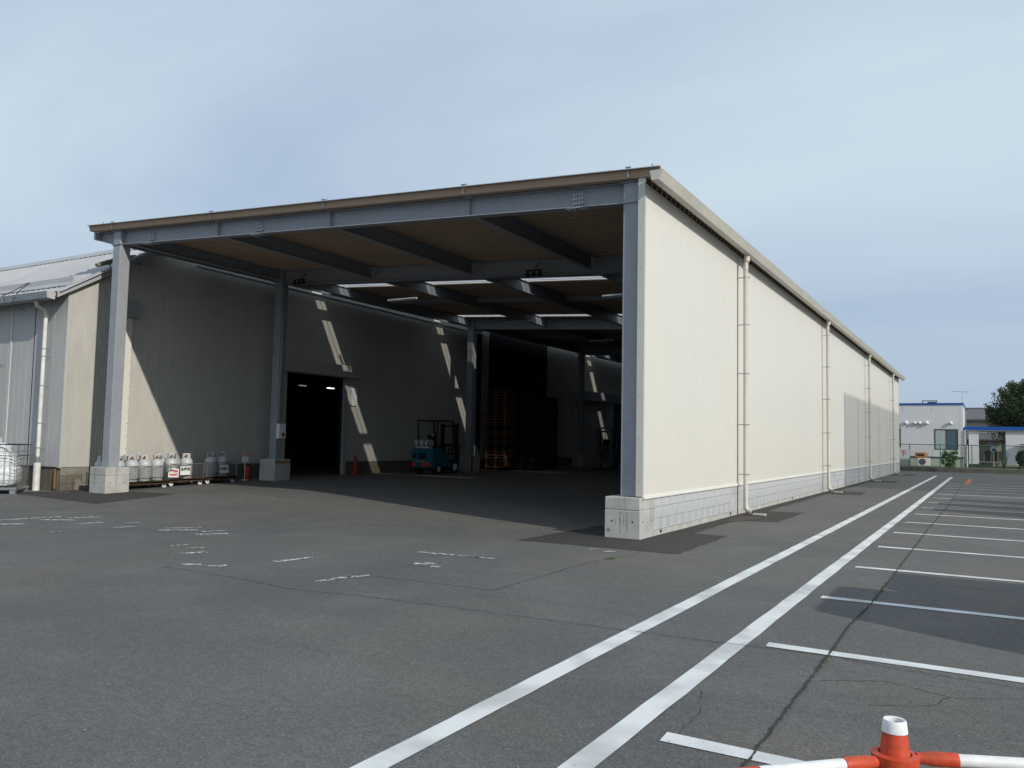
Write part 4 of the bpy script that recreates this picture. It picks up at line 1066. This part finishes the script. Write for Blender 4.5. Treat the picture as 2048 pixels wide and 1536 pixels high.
def bar(d, label, phase, zr, L_=1.9, first_white=True):
    d = Vector((*d, 0)).normalized(); ang = math.atan2(d.y, d.x)
    t_ = thing('barrier_bar', label, 'barrier bar', (K0.x, K0.y, zr), ang, 'striped bars hooked on the foreground cone')
    # ring on the cone with its lugs
    mb = MB(); mb.lathe([(.054, -.012), (.070, -.010), (.072, .010), (.051, .014), (.049, .006)], 28); mb.build('ring', 'red', t_, smooth=True)
    mb = MB(); mb.tube([(.065, 0, 0), (.10, 0, .0), (.105, 0, 0), (.19, 0, 0)], [.016, .020, .0225, .0225], 16); mb.build('socket', 'red', t_, smooth=True)
    x = .19; seg = .30; k = 0
    while x < L_-.2:
        e = min(x+seg, L_-.2); mb = MB(); mb.tube([(x, 0, 0), (e-.002, 0, 0)], .0195, 16); mb.build('bar_segment', 'white' if k % 2 == 0 else 'red', t_, smooth=True); x = e; k += 1
    return t_
bar((-.20, -.20), 'red and white barrier bar running left and toward the viewer from the foreground cone', 0, .600, 2.1)
bar((.36, .16), 'red and white barrier bar running right out of frame from the foreground cone', 0, .610, 2.1)
z = gz(-15.7, 11.0)
c2 = thing('traffic_cone', 'tall plain red cone standing right of the dark warehouse doorway', 'traffic cone', (-15.72, 10.98, z)); cone_mesh(c2, 'red_dull', .72, False)

# ------------------------------------------------------------------ forklifts
def forklift(label, loc, rz_, paint_='teal', tine='zinc', rim='white', group='forklifts under the canopy'):
    t_ = thing('forklift', label, 'forklift', loc, rz_, group)
    # local: +y forward (mast), rear at y = 0
    mb = MB(); mb.prism([(-.0, .30), (.0, .95), (.08, 1.02), (.62, 1.02), (.62, .28), (.3, .22), (.08, .24)], 'x', -.52, .52); cw = mb.build('counterweight', paint_, t_)
    mb = MB(); mb.prism([(-.18, .60), (.14, .60), (.20, .84), (-.18, .84)], 'y', -.006, -.002); mb.build('vent_opening', 'black', cw)
    mb = MB(); mb.box(-.46, -.30, -.006, -.002, .62, .82); mb.build('side_opening', 'black', cw)
    mb = MB(); mb.box(-.34, .14, -.008, -.003, .50, .525); mb.build('yellow_stripe', 'yellow', cw)
    for xa, xb in ((-.50, -.32), (.02, .36)):
        mb = MB(); mb.box(xa, xb, -.008, -.003, .30, .46); s_ = mb.build('warning_sticker', 'red_ink', cw)
    text('lettering', 'N', .1, 'white', t_, (.10, .55, 1.52), (R(90), 0, 0), .001, .004)
    mb = MB(); mb.prism([(.62, .30), (.62, .98), (1.15, .80), (1.15, .46), (1.9, .46), (1.9, .28)], 'x', -.50, .50); mb.build('chassis', paint_, t_)
    mb = MB(); mb.prism([(.55, 1.02), (1.05, 1.02), (1.05, .82), (.62, .9)], 'x', -.42, .42); mb.build('engine_hood', 'dark', t_)
    mb = MB(); mb.cbox(-.26, .26, .72, 1.12, 1.02, 1.14, .03); mb.prism([(.70, 1.1), (.78, 1.1), (.70, 1.55), (.62, 1.55)], 'x', -.24, .24); mb.build('seat', 'black', t_)
    for sx in (-.47, .47):
        mb = MB(); mb.tube([(sx, .36, 1.02), (sx, .30, 2.12)], .042, 8); mb.build('guard_post', 'dark', t_); mb = MB(); mb.tube([(sx, 1.55, .8), (sx, 1.38, 2.12)], .042, 8); mb.build('guard_post', 'dark', t_)
    mb = MB(); mb.box(-.5, .5, .26, .32, 2.10, 2.16); mb.box(-.5, .5, 1.38, 1.44, 2.10, 2.16); mb.box(-.5, -.44, .3, 1.4, 2.10, 2.16); mb.box(.44, .5, .3, 1.4, 2.10, 2.16)
    for k in range(6): mb.box(-.44, .44, .44+k*.155, .47+k*.155, 2.115, 2.145)
    mb.build('overhead_guard', 'dark', t_)
    mb = MB(); mb.tube([(-.36, .2, 2.09), (-.36, .2, 2.02)], .035, 10); mb.build('indicator_lamp', 'orange', t_)
    mb = MB(); mb.tube([(-.46, .22, 1.22), (.30, .22, 1.22)], .145, 16); tk = mb.build('gas_tank', 'gas', t_, smooth=True)
    for xx in (-.30, -.02, .2):
        mb = MB(); mb.tube([(xx, .22, 1.22), (xx+.06, .22, 1.22)], .152, 16); mb.build('tank_strap', 'red_dull' if xx == -.02 else 'black', tk, smooth=True)
    mb = MB(); mb.box(-.40, .22, .1, .36, 1.03, 1.075); mb.build('tank_cradle', 'white', t_)
    for sx in (-.35, .35):
        mb = MB(); mb.box(sx-.06, sx+.06, 1.78, 1.94, .08, 2.05); mb.build('mast_channel', 'dark', t_)
    mb = MB(); mb.box(-.35, .35, 1.83, 1.89, 1.9, 1.98); mb.box(-.35, .35, 1.83, 1.89, .3, .38); mb.box(-.35, .35, 1.83, 1.89, 1.1, 1.16); mb.build('mast_crossbar', 'dark', t_)
    mb = MB(); mb.box(-.45, .45, 1.96, 2.0, .35, .42); mb.box(-.45, .45, 1.96, 2.0, .75, .82)
    for k in range(6): mb.box(-.45+k*.172, -.42+k*.172, 1.96, 2.0, .42, 1.18)
    mb.box(-.45, .45, 1.96, 2.0, 1.16, 1.2); mb.build('load_backrest', 'dark', t_)
    for sx in (-.25, .25):
        mb = MB(); mb.box(sx-.05, sx+.05, 2.0, 2.04, .08, .8); mb.box(sx-.05, sx+.05, 2.0, 2.95, .08, .115); mb.build('fork_tine', tine, t_)
    mb = MB(); mb.tube([(0, 1.40, .9), (0, 1.22, 1.25)], .022, 8); mb.build('steering_column', 'black', t_)
    n = 20; mb = MB(); mb.tube([(.15*math.cos(2*PI*k/n), 1.2+.12*math.sin(2*PI*k/n), 1.27+.06*math.sin(2*PI*k/n)) for k in range(n+1)], .012, 6, False); mb.build('steering_wheel', 'black', t_)
    for sx in (-.44, .44):
        for yy, r_ in ((.42, .21), (1.55, .27)):
            mb = MB(); mb.tube([(sx-.08, yy, r_), (sx+.08, yy, r_)], r_, 20); wl = mb.build('wheel', 'black', t_, smooth=True)
            s_ = .082*(1 if sx > 0 else -1); mb = MB(); mb.tube([(sx+s_*.98, yy, r_), (sx+s_*1.05, yy, r_)], r_*.55, 14); mb.build('rim', rim, wl, smooth=True)
    return t_
forklift('teal forklift parked with its rear toward the yard beside the warehouse wall', (-14.42, 13.45, gz(-14.4, 13.5)), 0)
forklift('silhouette-dark forklift parked far inside in front of the roller shutter', (-12.5, 27.6, gz(-12, 27)), R(195), 'dark', 'dark', 'dark')  # body, tines and rims coloured dark to stand for a shaded silhouette

# ------------------------------------------------------------------ pallets
def pallet_mesh(m):
    mb = MB()
    for k in range(7): a = -.55+k*.165; mb.box(-.55, .55, a, a+.11, .118, .138)
    for k in range(3): a = -.55+k*.5; mb.box(a, a+.1, -.55, .55, .022, .116)
    for k in (0, 3, 6): a = -.55+k*.165; mb.box(-.55, .55, a, a+.11, 0, .020)
    return mb.mesh('pallet', MAT[m])
pm, pmd = pallet_mesh('wood'), pallet_mesh('wood_dark')
ORD = ('bottom second third fourth fifth sixth seventh eighth ninth tenth eleventh twelfth thirteenth fourteenth fifteenth sixteenth seventeenth eighteenth nineteenth twentieth twenty-first twenty-second twenty-third twenty-fourth twenty-fifth twenty-sixth').split()
def stack(x, y, n, me, what, grp, jit=.015, alt=None, count=False):
    z = gz(x, y)
    for k in range(n):
        o = bpy.data.objects.new('pallet', alt if (alt and random.random() < .55) else me); COL.objects.link(o)
        o.location = (x+random.gauss(0, jit), y+random.gauss(0, jit), z+k*.1395); o.rotation_euler = (0, 0, random.gauss(0, .01))
        if k == 0: lb = 'bottom wooden pallet of ' + what
        elif k == n-1: lb = 'topmost wooden pallet of ' + what
        else: lb = 'wooden pallet somewhere in the middle of ' + what
        if count and 0 < k < n-1: lb = 'wooden pallet, %s from the bottom of %s' % (ORD[k], what)
        tag(o, lb, 'pallet', grp)
stack(-14.96, 20.4, 27, pm, 'the tall orange-brown stack right of the third column', 'pallets in the tall brown stack by the third column', .012, pmd, True)
stack(-14.15, 21.6, 4, pm, 'the low messy stack beside the tall brown stack', 'pallets in the short stack', .05, None, True)
stack(-14.9, 21.9, 27, pmd, 'the dark tall stack behind the brown stack', 'pallets in the first dark stack', .02)
stack(-14.9, 23.2, 27, pmd, 'the second dark tall stack along the wall', 'pallets in the second dark stack', .02)
stack(-14.9, 24.5, 26, pmd, 'the farthest dark tall stack along the wall', 'pallets in the farthest dark stack', .02)

# ------------------------------------------------------------------ far right: kerb, fence, annex, carport, trees
mb = MB(); mb.cbox(-6, 16, 49.75, 49.95, -.1, .30, .012); mb.build('kerb', 'kerb', kind='structure')
mb = MB(); mb.box(-40, 60, 49.96, 140, -.1, .18); mb.build('lawn', 'lawn', kind='structure')
fn = thing('mesh_fence', 'green wire mesh fence with thin posts on the far concrete kerb', 'fence', (0, 49.85, .30))
for x in [.29+1.875*k for k in range(-3, 9)]:
    mb = MB(); mb.tube([(x, 0, -.25), (x, 0, 1.56)], .028, 8); mb.build('post', 'green', fn)
    mb = MB(); mb.lathe([(.0, .0), (.1, .0), (.08, -.08)], 8, (x, 0, 0)); 
mb = MB(); mb.tube([(-5.5, 0, 1.54), (15.5, 0, 1.54)], .022, 8); mb.build('top_rail', 'green', fn)
mb = MB(); mb.tube([(-5.5, 0, .06), (15.5, 0, .06)], .016, 8); mb.build('bottom_rail', 'green', fn)
for k in range(-3, 8):
    mb = MB(); a = .29+1.875*k
    for j in range(1, 31): x = a+j*.06; mb.box(x-.0022, x+.0022, -.0022, .0022, .06, 1.53)
    for j in range(1, 13): z = .06+j*.12; mb.box(a+.03, a+1.845, -.0022, .0022, z-.0022, z+.0022)
    mb.build('mesh_panel', 'green', fn)
sg = thing('fence_sign', 'white board with a red character hung on the green fence', 'sign', (-.42, 49.78, 1.17))
mb = MB(); mb.box(-.75, .72, -.006, .006, -.30, .30); mb.build('board', 'white_sign', sg)
text('lettering', '下', .46, 'red_ink', sg, (.33, -.0085, .0), (R(90), 0, 0), .001, .006)

an = thing('annex_building', 'flat-roofed white panel building with blue roof edge beyond the fence', 'building', (0, 58, 0))
mb = MB()
for a, b in ((-14., -10.6), (-10.59, -7.2), (-7.19, -3.9), (-3.89, -.80), (-.79, 1.25), (1.255, 3.30)):
    lo = .95
    if a == -.79: mb_ = MB(); mb_.box(a+.006, b-.006, .0, .08, lo, 4.9); mb_.build('wall_panel', 'annex', an)
    elif a == 1.255:
        mb_ = MB(); mb_.box(a+.006, 1.42, 0, .08, lo, 4.9); mb_.box(3.03, b-.15, 0, .08, lo, 4.9); mb_.box(1.4205, 3.0295, 0, .08, 3.07, 4.9); mb_.box(1.4205, 3.0295, 0, .08, lo, 1.5); mb_.build('wall_panel', 'annex', an)
    else:
        mb_ = MB(); mb_.box(a+.006, b-.006, .0, .08, lo, 4.9); mb_.build('wall_panel', 'annex', an)
mb = MB(); mb.box(3.152, 3.36, -.005, .1, .95, 4.9); mb.build('corner_post', 'annex', an)
mb = MB()
mb.box(3.30, 3.355, .1, 12, .95, 4.9); mb.build('side_wall', 'annex', an)
mb = MB(); mb.box(-14, 3.33, .1, .4, .9, 4.88); mb.build('wall_core', 'frame', an) if 0 else None
mb = MB(); mb.box(-14, 3.42, -.05, 12.1, 4.93, 5.08); mb.build('blue_fascia', 'blue', an)
mb = MB(); mb.box(-14, 3.4, -.03, 12.05, 4.895, 4.929); mb.build('fascia_trim', 'white', an)
mb = MB(); mb.box(-14, 3.40, -.03, .1, .86, .945); mb.build('dark_flashing', 'frame', an)
mb = MB(); mb.box(-14, 3.34, .02, 12, -.05, .855); mb.build('base_wall', 'pale_green', an)
mb = MB(); mb.box(-14, 3.29, .3, 12, .9, 4.8)
wn_ = MB(); wn_.box(1.42, 3.03, -.02, .06, 3.0, 3.07); wn_.box(1.42, 3.03, -.02, .06, 1.5, 1.56); wn_.box(1.42, 1.49, -.02, .06, 1.56, 3.0); wn_.box(2.96, 3.03, -.02, .06, 1.56, 3.0); wn_.box(2.2, 2.26, -.015, .06, 1.56, 3.0)
wi = wn_.build('window', 'frame', an)
mb = MB(); mb.box(1.49, 2.2, .01, .03, 1.56, 3.0); mb.build('pane', 'pane_light', wi)
mb = MB(); mb.box(2.26, 2.96, .02, .04, 1.56, 3.0); mb.build('pane', 'pane_dark', wi)
mb = MB(); mb.box(1.80, 1.83, .0, .01, 1.56, 3.0); mb.build('pane_joint', 'pane_light', wi)
mb = MB(); mb.box(-2.4, -.93, -.02, -.002, 1.62, 3.12); wi2 = mb.build('window', 'frame', an)
mb = MB(); mb.box(-2.3, -1.02, -.026, -.021, 1.7, 3.04); mb.build('pane', 'pane_dark', wi2)
for x, r_ in ((-.55, .16), (.07, .125), (.40, .125), (.90, .165), (2.55, .14)):
    mb = MB(); n = 14
    mb.tube([(x, 0, 3.53), (x, -.10, 3.53)], r_*.8, 14)
    b = len(mb.v)
    for j in range(7):
        ph = PI/2*j/6
        for k in range(n):
            th = 2*PI*k/n; zz = r_*math.sin(th)*math.cos(ph)
            if zz < 0: zz *= .9
            mb.v.append((x+r_*math.cos(th)*math.cos(ph), -.10-r_*.9*math.sin(ph), 3.53+zz))
    for j in range(6):
        for k in range(n): mb.f.append((b+j*n+k, b+j*n+(k+1) % n, b+(j+1)*n+(k+1) % n, b+(j+1)*n+k))
    mb.build('vent_hood', 'white', an, smooth=True)
mb = MB(); mb.tube([(3.47, -.05, .5), (3.47, -.05, 3.0)], .045, 8); mb.tube([(3.6, -.1, .2), (3.6, -.1, 1.9)], .045, 8); mb.build('downpipe', 'pvc_white', an)
mb = MB()
for x in (.55, 1.55): mb.tube([(x, 1.5, 5.08), (x, 1.5, 5.33)], .03, 6)
mb.box(.5, 1.6, 1.45, 1.55, 5.3, 5.36); mb.box(.9, 1.5, 1.4, 1.6, 5.1, 5.25); mb.build('roof_frame', 'rust', an)
at = thing('tv_antenna', 'thin television antenna on the right end of the white building roof', 'antenna', (3.3, 60, 5.08))
mb = MB(); mb.tube([(0, 0, 0), (0, 0, 1.0)], .018, 6); mb.build('mast', 'zinc', at)
mb = MB(); mb.tube([(-.75, 0, 1.02), (.45, 0, .95)], .014, 6)
for k in range(7): x = -.7+k*.18; mb.tube([(x, -.2, 1.02-(x+.75)*.058), (x, .2, 1.02-(x+.75)*.058)], .008, 5)
mb.tube([(.3, -.1, .85), (.45, 0, 1.1)], .012, 5); mb.build('boom', 'zinc', at)
ac = thing('condenser_unit', 'white outdoor air conditioner unit against the pale building base', 'air conditioner', (.70, 57.5, .18))
mb = MB(); mb.cbox(-.42, .42, -.15, .15, .05, .66, .02); mb.build('casing', 'white', ac)
mb = MB(); mb.tube([(-.1, -.152, .36), (-.1, -.165, .36)], .24, 20); fg = mb.build('fan_grille', 'frame', ac)
mb = MB()
for k in range(5): mb.box(-.32, .12, -.170, -.166, .18+k*.09, .19+k*.09)
mb.build('grille_bar', 'pale_green', fg)
oc = thing('orange_case', 'orange wooden box lying on top of the air conditioner', 'box', (.55, 57.5, .845))
mb = MB(); mb.cbox(-.45, .30, -.16, .16, 0, .42, .02); mb.prism([(.3, .1), (.48, .3), (.44, .36), (.3, .25)], 'y', -.1, .1); mb.build('case_body', 'orange', oc)
mb = MB(); mb.box(-.35, .18, -.166, -.161, .12, .30); mb.build('case_opening', 'bark', oc)

# carport with blue edge
cp = thing('carport', 'low open shelter with blue roof edge and pale panels right of the white building', 'shelter', (0, 58.7, .04))
mb = MB(); mb.box(3.43, 16, -.2, 4, 2.99, 3.26); mb.build('blue_fascia', 'blue', cp)
mb = MB(); mb.box(3.45, 16, -.15, 3.95, 2.93, 2.985); mb.build('roof_soffit', 'white', cp)
for a, b in ((3.72, 4.38), (6.10, 16)):
    mb = MB(); mb.box(a, b, .0, .06, .42, 2.92); mb.build('panel', 'annex', cp)
mb = MB(); mb.box(3.72, 4.38, -.01, .07, .2, .40); mb.build('panel_base', 'frame', cp)
for x in (3.46, 6.05): mb = MB(); mb.box(x, x+.08, -.02, .06, .1, 2.93); mb.build('post', 'frame' if x > 6 else 'kerb', cp)
mb = MB(); mb.box(7.0, 9.4, -.9, -.1, 1.9, 1.98); mb.build('shelf_canopy', 'tile', cp)

# leaf clouds
def leafcloud(mb, n, sampler, size, squash=(1, 1, 1)):
    for _ in range(n):
        p, outv = sampler(); s_ = size*random.uniform(.6, 1.5)
        d = (Vector(outv)+Vector((random.uniform(-1, 1), random.uniform(-1, 1), random.uniform(-.6, 1.0)))).normalized()
        a = d.cross(Vector((random.uniform(-1, 1), random.uniform(-1, 1), random.uniform(-1, 1)))).normalized(); b = d.cross(a)
        p = Vector(p)
        mb.add([p-a*s_*.5, p+d*s_*1.1+b*s_*.15, p+a*s_*.5, p-b*s_*.35], [(0, 1, 2), (0, 2, 3)])
def conifer(label, loc, crown_c, rx, ry, rz_, n, size, lean=0, spikes=60, mt='leaf'):
    t_ = thing('evergreen_tree', label, 'tree', loc)
    c = Vector(crown_c)
    mb = MB(); mb.tube([(0, 0, -.1), (.05, 0, c.z*.45), (c.x*.6, c.y*.6, c.z*.9), (c.x, c.y, c.z+rz_*.5)], [.20, .17, .12, .04], 10); mb.build('trunk', 'bark', t_, smooth=True)
    mb = MB()
    for k in range(9):
        a = random.uniform(0, 6.28); z = c.z*random.uniform(.35, .8); e = Vector((c.x*.5+math.cos(a)*rx*.8, c.y*.5+math.sin(a)*ry*.8, z+random.uniform(.1, .9)))
        mid = Vector((math.cos(a)*rx*.35, math.sin(a)*ry*.35, z+random.uniform(-.1, .3))); mb.tube([(0, 0, z-.1), mid, e], [.07, .045, .015], 6)
    mb.build('branch', 'bark', t_)
    mb = MB()
    tips = []
    for k in range(spikes):
        u = random.uniform(-.35, 1); th = random.uniform(0, 6.28); q = math.sqrt(max(0, 1-u*u)); tips.append(Vector((q*math.cos(th), q*math.sin(th), u)))
    def samp():
        if random.random() < .45:
            t0 = random.choice(tips); l_ = random.uniform(.72, 1.0); wd_ = .16*(1.12-l_)/.4
            p = t0*l_; p = Vector((p.x+random.gauss(0, wd_*.5), p.y+random.gauss(0, wd_*.5), p.z*1.0+random.gauss(0, wd_*.5)))
            up_ = Vector((0, 0, (l_-.72)*.9))
            return (c.x+p.x*rx, c.y+p.y*ry, c.z+p.z*rz_+up_.z*rz_*1.3), (t0.x*.4, t0.y*.4, 2.6)
        u = random.uniform(-1, 1); th = random.uniform(0, 6.28); q = math.sqrt(1-u*u); r_ = random.uniform(.45, .93)
        nz = 1+.16*math.sin(3*th+u*4)+.08*math.sin(7*th-u*6)
        v = Vector((q*math.cos(th), q*math.sin(th), u))*r_*nz
        return (c.x+v.x*rx, c.y+v.y*ry, c.z+v.z*rz_), (v.x, v.y, 1.8)
    leafcloud(mb, n, samp, size); mb.build('crown', mt, t_)
    return t_
conifer('large dark evergreen tree with pointed shoots at the right edge beyond the shelter', (7.6, 66, .15), (.6, 0, 4.0), 3.3, 3.0, 2.5, 46000, .095, spikes=170)
# bush at the fence
t_ = thing('leafy_bush', 'small green leafy bush below the annex window behind the fence', 'bush', (2.66, 52, .18))
mb = MB()
for k in range(6): a = k*1.05; mb.tube([(0, 0, 0), (.12*math.cos(a), .1*math.sin(a), .4), (.3*math.cos(a), .25*math.sin(a), .85)], [.02, .015, .006], 5)
mb.build('stem', 'bark', t_)
mb = MB()
BC = [(.42*math.cos(k*2.4)*(.35+.65*(k % 5)/4), .35*math.sin(k*2.4), .15+1.0*k/13) for k in range(14)]
def sb_():
    c = random.choice(BC); return (c[0]+random.gauss(0, .09), c[1]+random.gauss(0, .09), max(.05, c[2]+random.gauss(0, .09))), (c[0], c[1], .5)
leafcloud(mb, 1100, sb_, .085); mb.build('foliage', 'leaf2', t_)
# bare shrub + round bush standing in for a grey covered object by the right panel
t_ = thing('bare_shrub', 'leafless grey shrub against the pale panel at the right edge', 'shrub', (5.9, 51.5, .18))
mb = MB()
for k in range(16):
    a = random.uniform(-.9, .9); h = random.uniform(.8, 1.5); x = math.sin(a)*h*.35
    mb.tube([(0, 0, 0), (x*.5, random.uniform(-.1, .1), h*.5), (x, random.uniform(-.2, .2), h)], [.014, .009, .003], 4)
mb.build('stems', 'bark', t_)
t_ = thing('round_standin_bush', 'dark rounded bush standing in for an unidentified grey object, on a bent stem cut by the right edge of the photo', 'bush', (7.0, 51.0, .18))  # bush form added in place of an unidentified grey rounded object
mb = MB(); mb.tube([(-.25, 0, 0), (-.28, 0, .25), (-.1, 0, .5)], [.05, .04, .04], 6); mb.build('stem', 'bark', t_)
mb = MB()
def sr_():
    u = random.uniform(-1, 1); th = random.uniform(0, 6.28); q = math.sqrt(1-u*u); r_ = random.uniform(.7, 1)
    return (q*math.cos(th)*.42*r_, q*math.sin(th)*.4*r_, .85+u*.52*r_), (q*math.cos(th), q*math.sin(th), u)
leafcloud(mb, 900, sr_, .10); mb.build('foliage', 'leaf', t_)
# house beyond, wall, mirror sign
hs = thing('tiled_house', 'distant house with grey tiled roof between the annex and the tree', 'house', (4.6, 80, 0))
mb = MB(); mb.box(-4, 2.5, 0, 6, 0, 4.6); mb.build('wall', 'house', hs)
mb = MB(); mb.prism([(-.5, 4.55), (3, 5.7), (6.5, 4.55), (6.5, 4.4), (-.5, 4.4)], 'x', -4.4, 3.0); rf = mb.build('roof', 'tile', hs)
mb = MB(); mb.tube([(-4.4, 3, 5.72), (3, 3, 5.72)], .1, 8); mb.build('ridge_tiles', 'tile', rf)
mb = MB(); mb.prism([(-1.6, 2.6), (0, 3.2), (0, 3.0), (-1.6, 2.45)], 'x', -4.2, 2.8); mb.build('porch_roof', 'tile', hs)
for x in (-2.6, .3, 1.6): mb = MB(); mb.box(x, x+.8, -.03, 0, 1.2, 2.3); mb.build('window', 'pane_dark', hs)
bw = thing('boundary_wall', 'low grey slatted boundary wall behind the shelter opening', 'wall', (4.2, 68, 0))
for k in range(9):
    mb = MB(); mb.box(k*.5, k*.5+.47, 0, .06, .55, 1.45); mb.build('slat', 'kerb' if k % 3 else 'house', bw)
mb = MB(); mb.box(-.5, 5, -.05, .12, .1, .5); mb.build('wall_base', 'house', bw)
ms = thing('traffic_mirror_sign', 'round white and blue sign on a white pole seen through the shelter', 'sign', (5.36, 66, 0))
mb = MB(); mb.tube([(0, 0, 0), (0, 0, 1.5)], .05, 8); mb.build('pole', 'white', ms)
mb = MB(); mb.tube([(0, -.03, 1.6), (0, .03, 1.6)], .26, 20); dk = mb.build('disc', 'white', ms, smooth=True)
mb = MB(); mb.tube([(.04, -.035, 1.52), (.04, -.045, 1.52)], .14, 16); mb.build('disc_mark', 'blue', dk)

# ------------------------------------------------------------------ beyond the right edge: parked vehicles, and a net added for the wall shadow
def van(label, x, y, hgt=1.85, L_=4.2, paintm='carpaint', rz_=0, grp='vehicles parked in the stalls beyond the frame', W2=.80):
    """rear of the vehicle toward -x"""
    t_ = thing('parked_van', label, 'van', (x, y, .0), rz_, grp)
    mb = MB(); n = 9
    prof_ = [(.05, .35), (0, .75), (.06, 1.05), (.22, hgt-.12), (.42, hgt-.01), (1.2, hgt), (2.3, hgt-.03), (2.75, hgt-.15), (3.3, 1.08), (L_-.15, .92), (L_, .70), (L_-.02, .35)]
    secs = [(-W2, .92), (-W2+.03, .97), (-W2+.12, 1.0), (W2-.12, 1.0), (W2-.03, .97), (W2, .92)]
    for yy, s_ in secs:
        for px_, pz_ in prof_:
            zz = pz_ if pz_ < .8 else .8+(pz_-.8)*s_
            inset = 0 if pz_ < 1.0 else (pz_-1.0)*.18
            ysh = yy*(1-inset/W2*.9) if abs(yy) > .5 else yy
            mb.v.append((L_/2+(px_-L_/2)*(.985 if s_ < .95 else 1), ysh, zz))
    m_ = len(prof_)
    for i in range(len(secs)-1):
        for k in range(m_): mb.f.append((i*m_+k, i*m_+(k+1) % m_, (i+1)*m_+(k+1) % m_, (i+1)*m_+k))
    mb.f.append(tuple(range(m_))[::-1]); mb.f.append(tuple((len(secs)-1)*m_+k for k in range(m_)))
    mb.build('body', paintm, t_, smooth=True)
    mb = MB(); mb.box(.035, .10, -.62, .62, 1.12, 1.5); mb.build('rear_window', 'pane_dark', t_)
    for s_ in (-1, 1):
        mb = MB(); mb.box(.7, 2.7, s_*.755-.012, s_*.755+.012, 1.1, 1.5); mb.build('side_window', 'pane_dark', t_)
        mb = MB(); mb.box(-.01, .05, s_*.70-.06, s_*.70+.06, .8, 1.1); mb.build('tail_light', 'red', t_)
    for xx in (.75, L_-.8):
        for s_ in (-1, 1):
            mb = MB(); mb.tube([(xx, s_*.68, .30), (xx, s_*.82, .30)], .30, 20); wl = mb.build('wheel', 'black', t_, smooth=True)
            mb = MB(); mb.tube([(xx, s_*.815, .30), (xx, s_*.83, .30)], .18, 14); mb.build('rim', 'zinc', wl, smooth=True)
    return t_
van('silver van parked in the nearest occupied stall just beyond the right edge', 6.62, -4.62, 1.98, W2=.98)
van('white van parked beside the silver one just beyond the right edge', 6.75, -2.9, 1.8, paintm='white')
van('silver van parked in the stalls farther back, first of its row', 6.7, 10.5, 1.9)
van('white van parked in the stalls farther back, second of its row', 6.7, 13.0, 1.9, paintm='white')
van('silver van parked in the stalls farther back, third of its row', 6.8, 15.6, 1.8)
ns = thing('shadow_net', 'tall half-clear net on steel poles, added out of view beyond the right edge to shade the far wall', 'net', (13, 17.95, 0))  # unseen net, added to cast the weak shadow on the side wall
for k in range(8):
    mb = MB(); mb.tube([(.1, k*4., 0), (.1, k*4., 10.95)], .07, 10); mb.build('pole', 'zinc', ns)
for k in range(7):
    mb = MB(); mb.quad((0, k*4., .1), (0, k*4.+4., .1), (0, k*4.+4., 10.9), (0, k*4., 10.9)); mb.build('net_panel', 'net', ns)
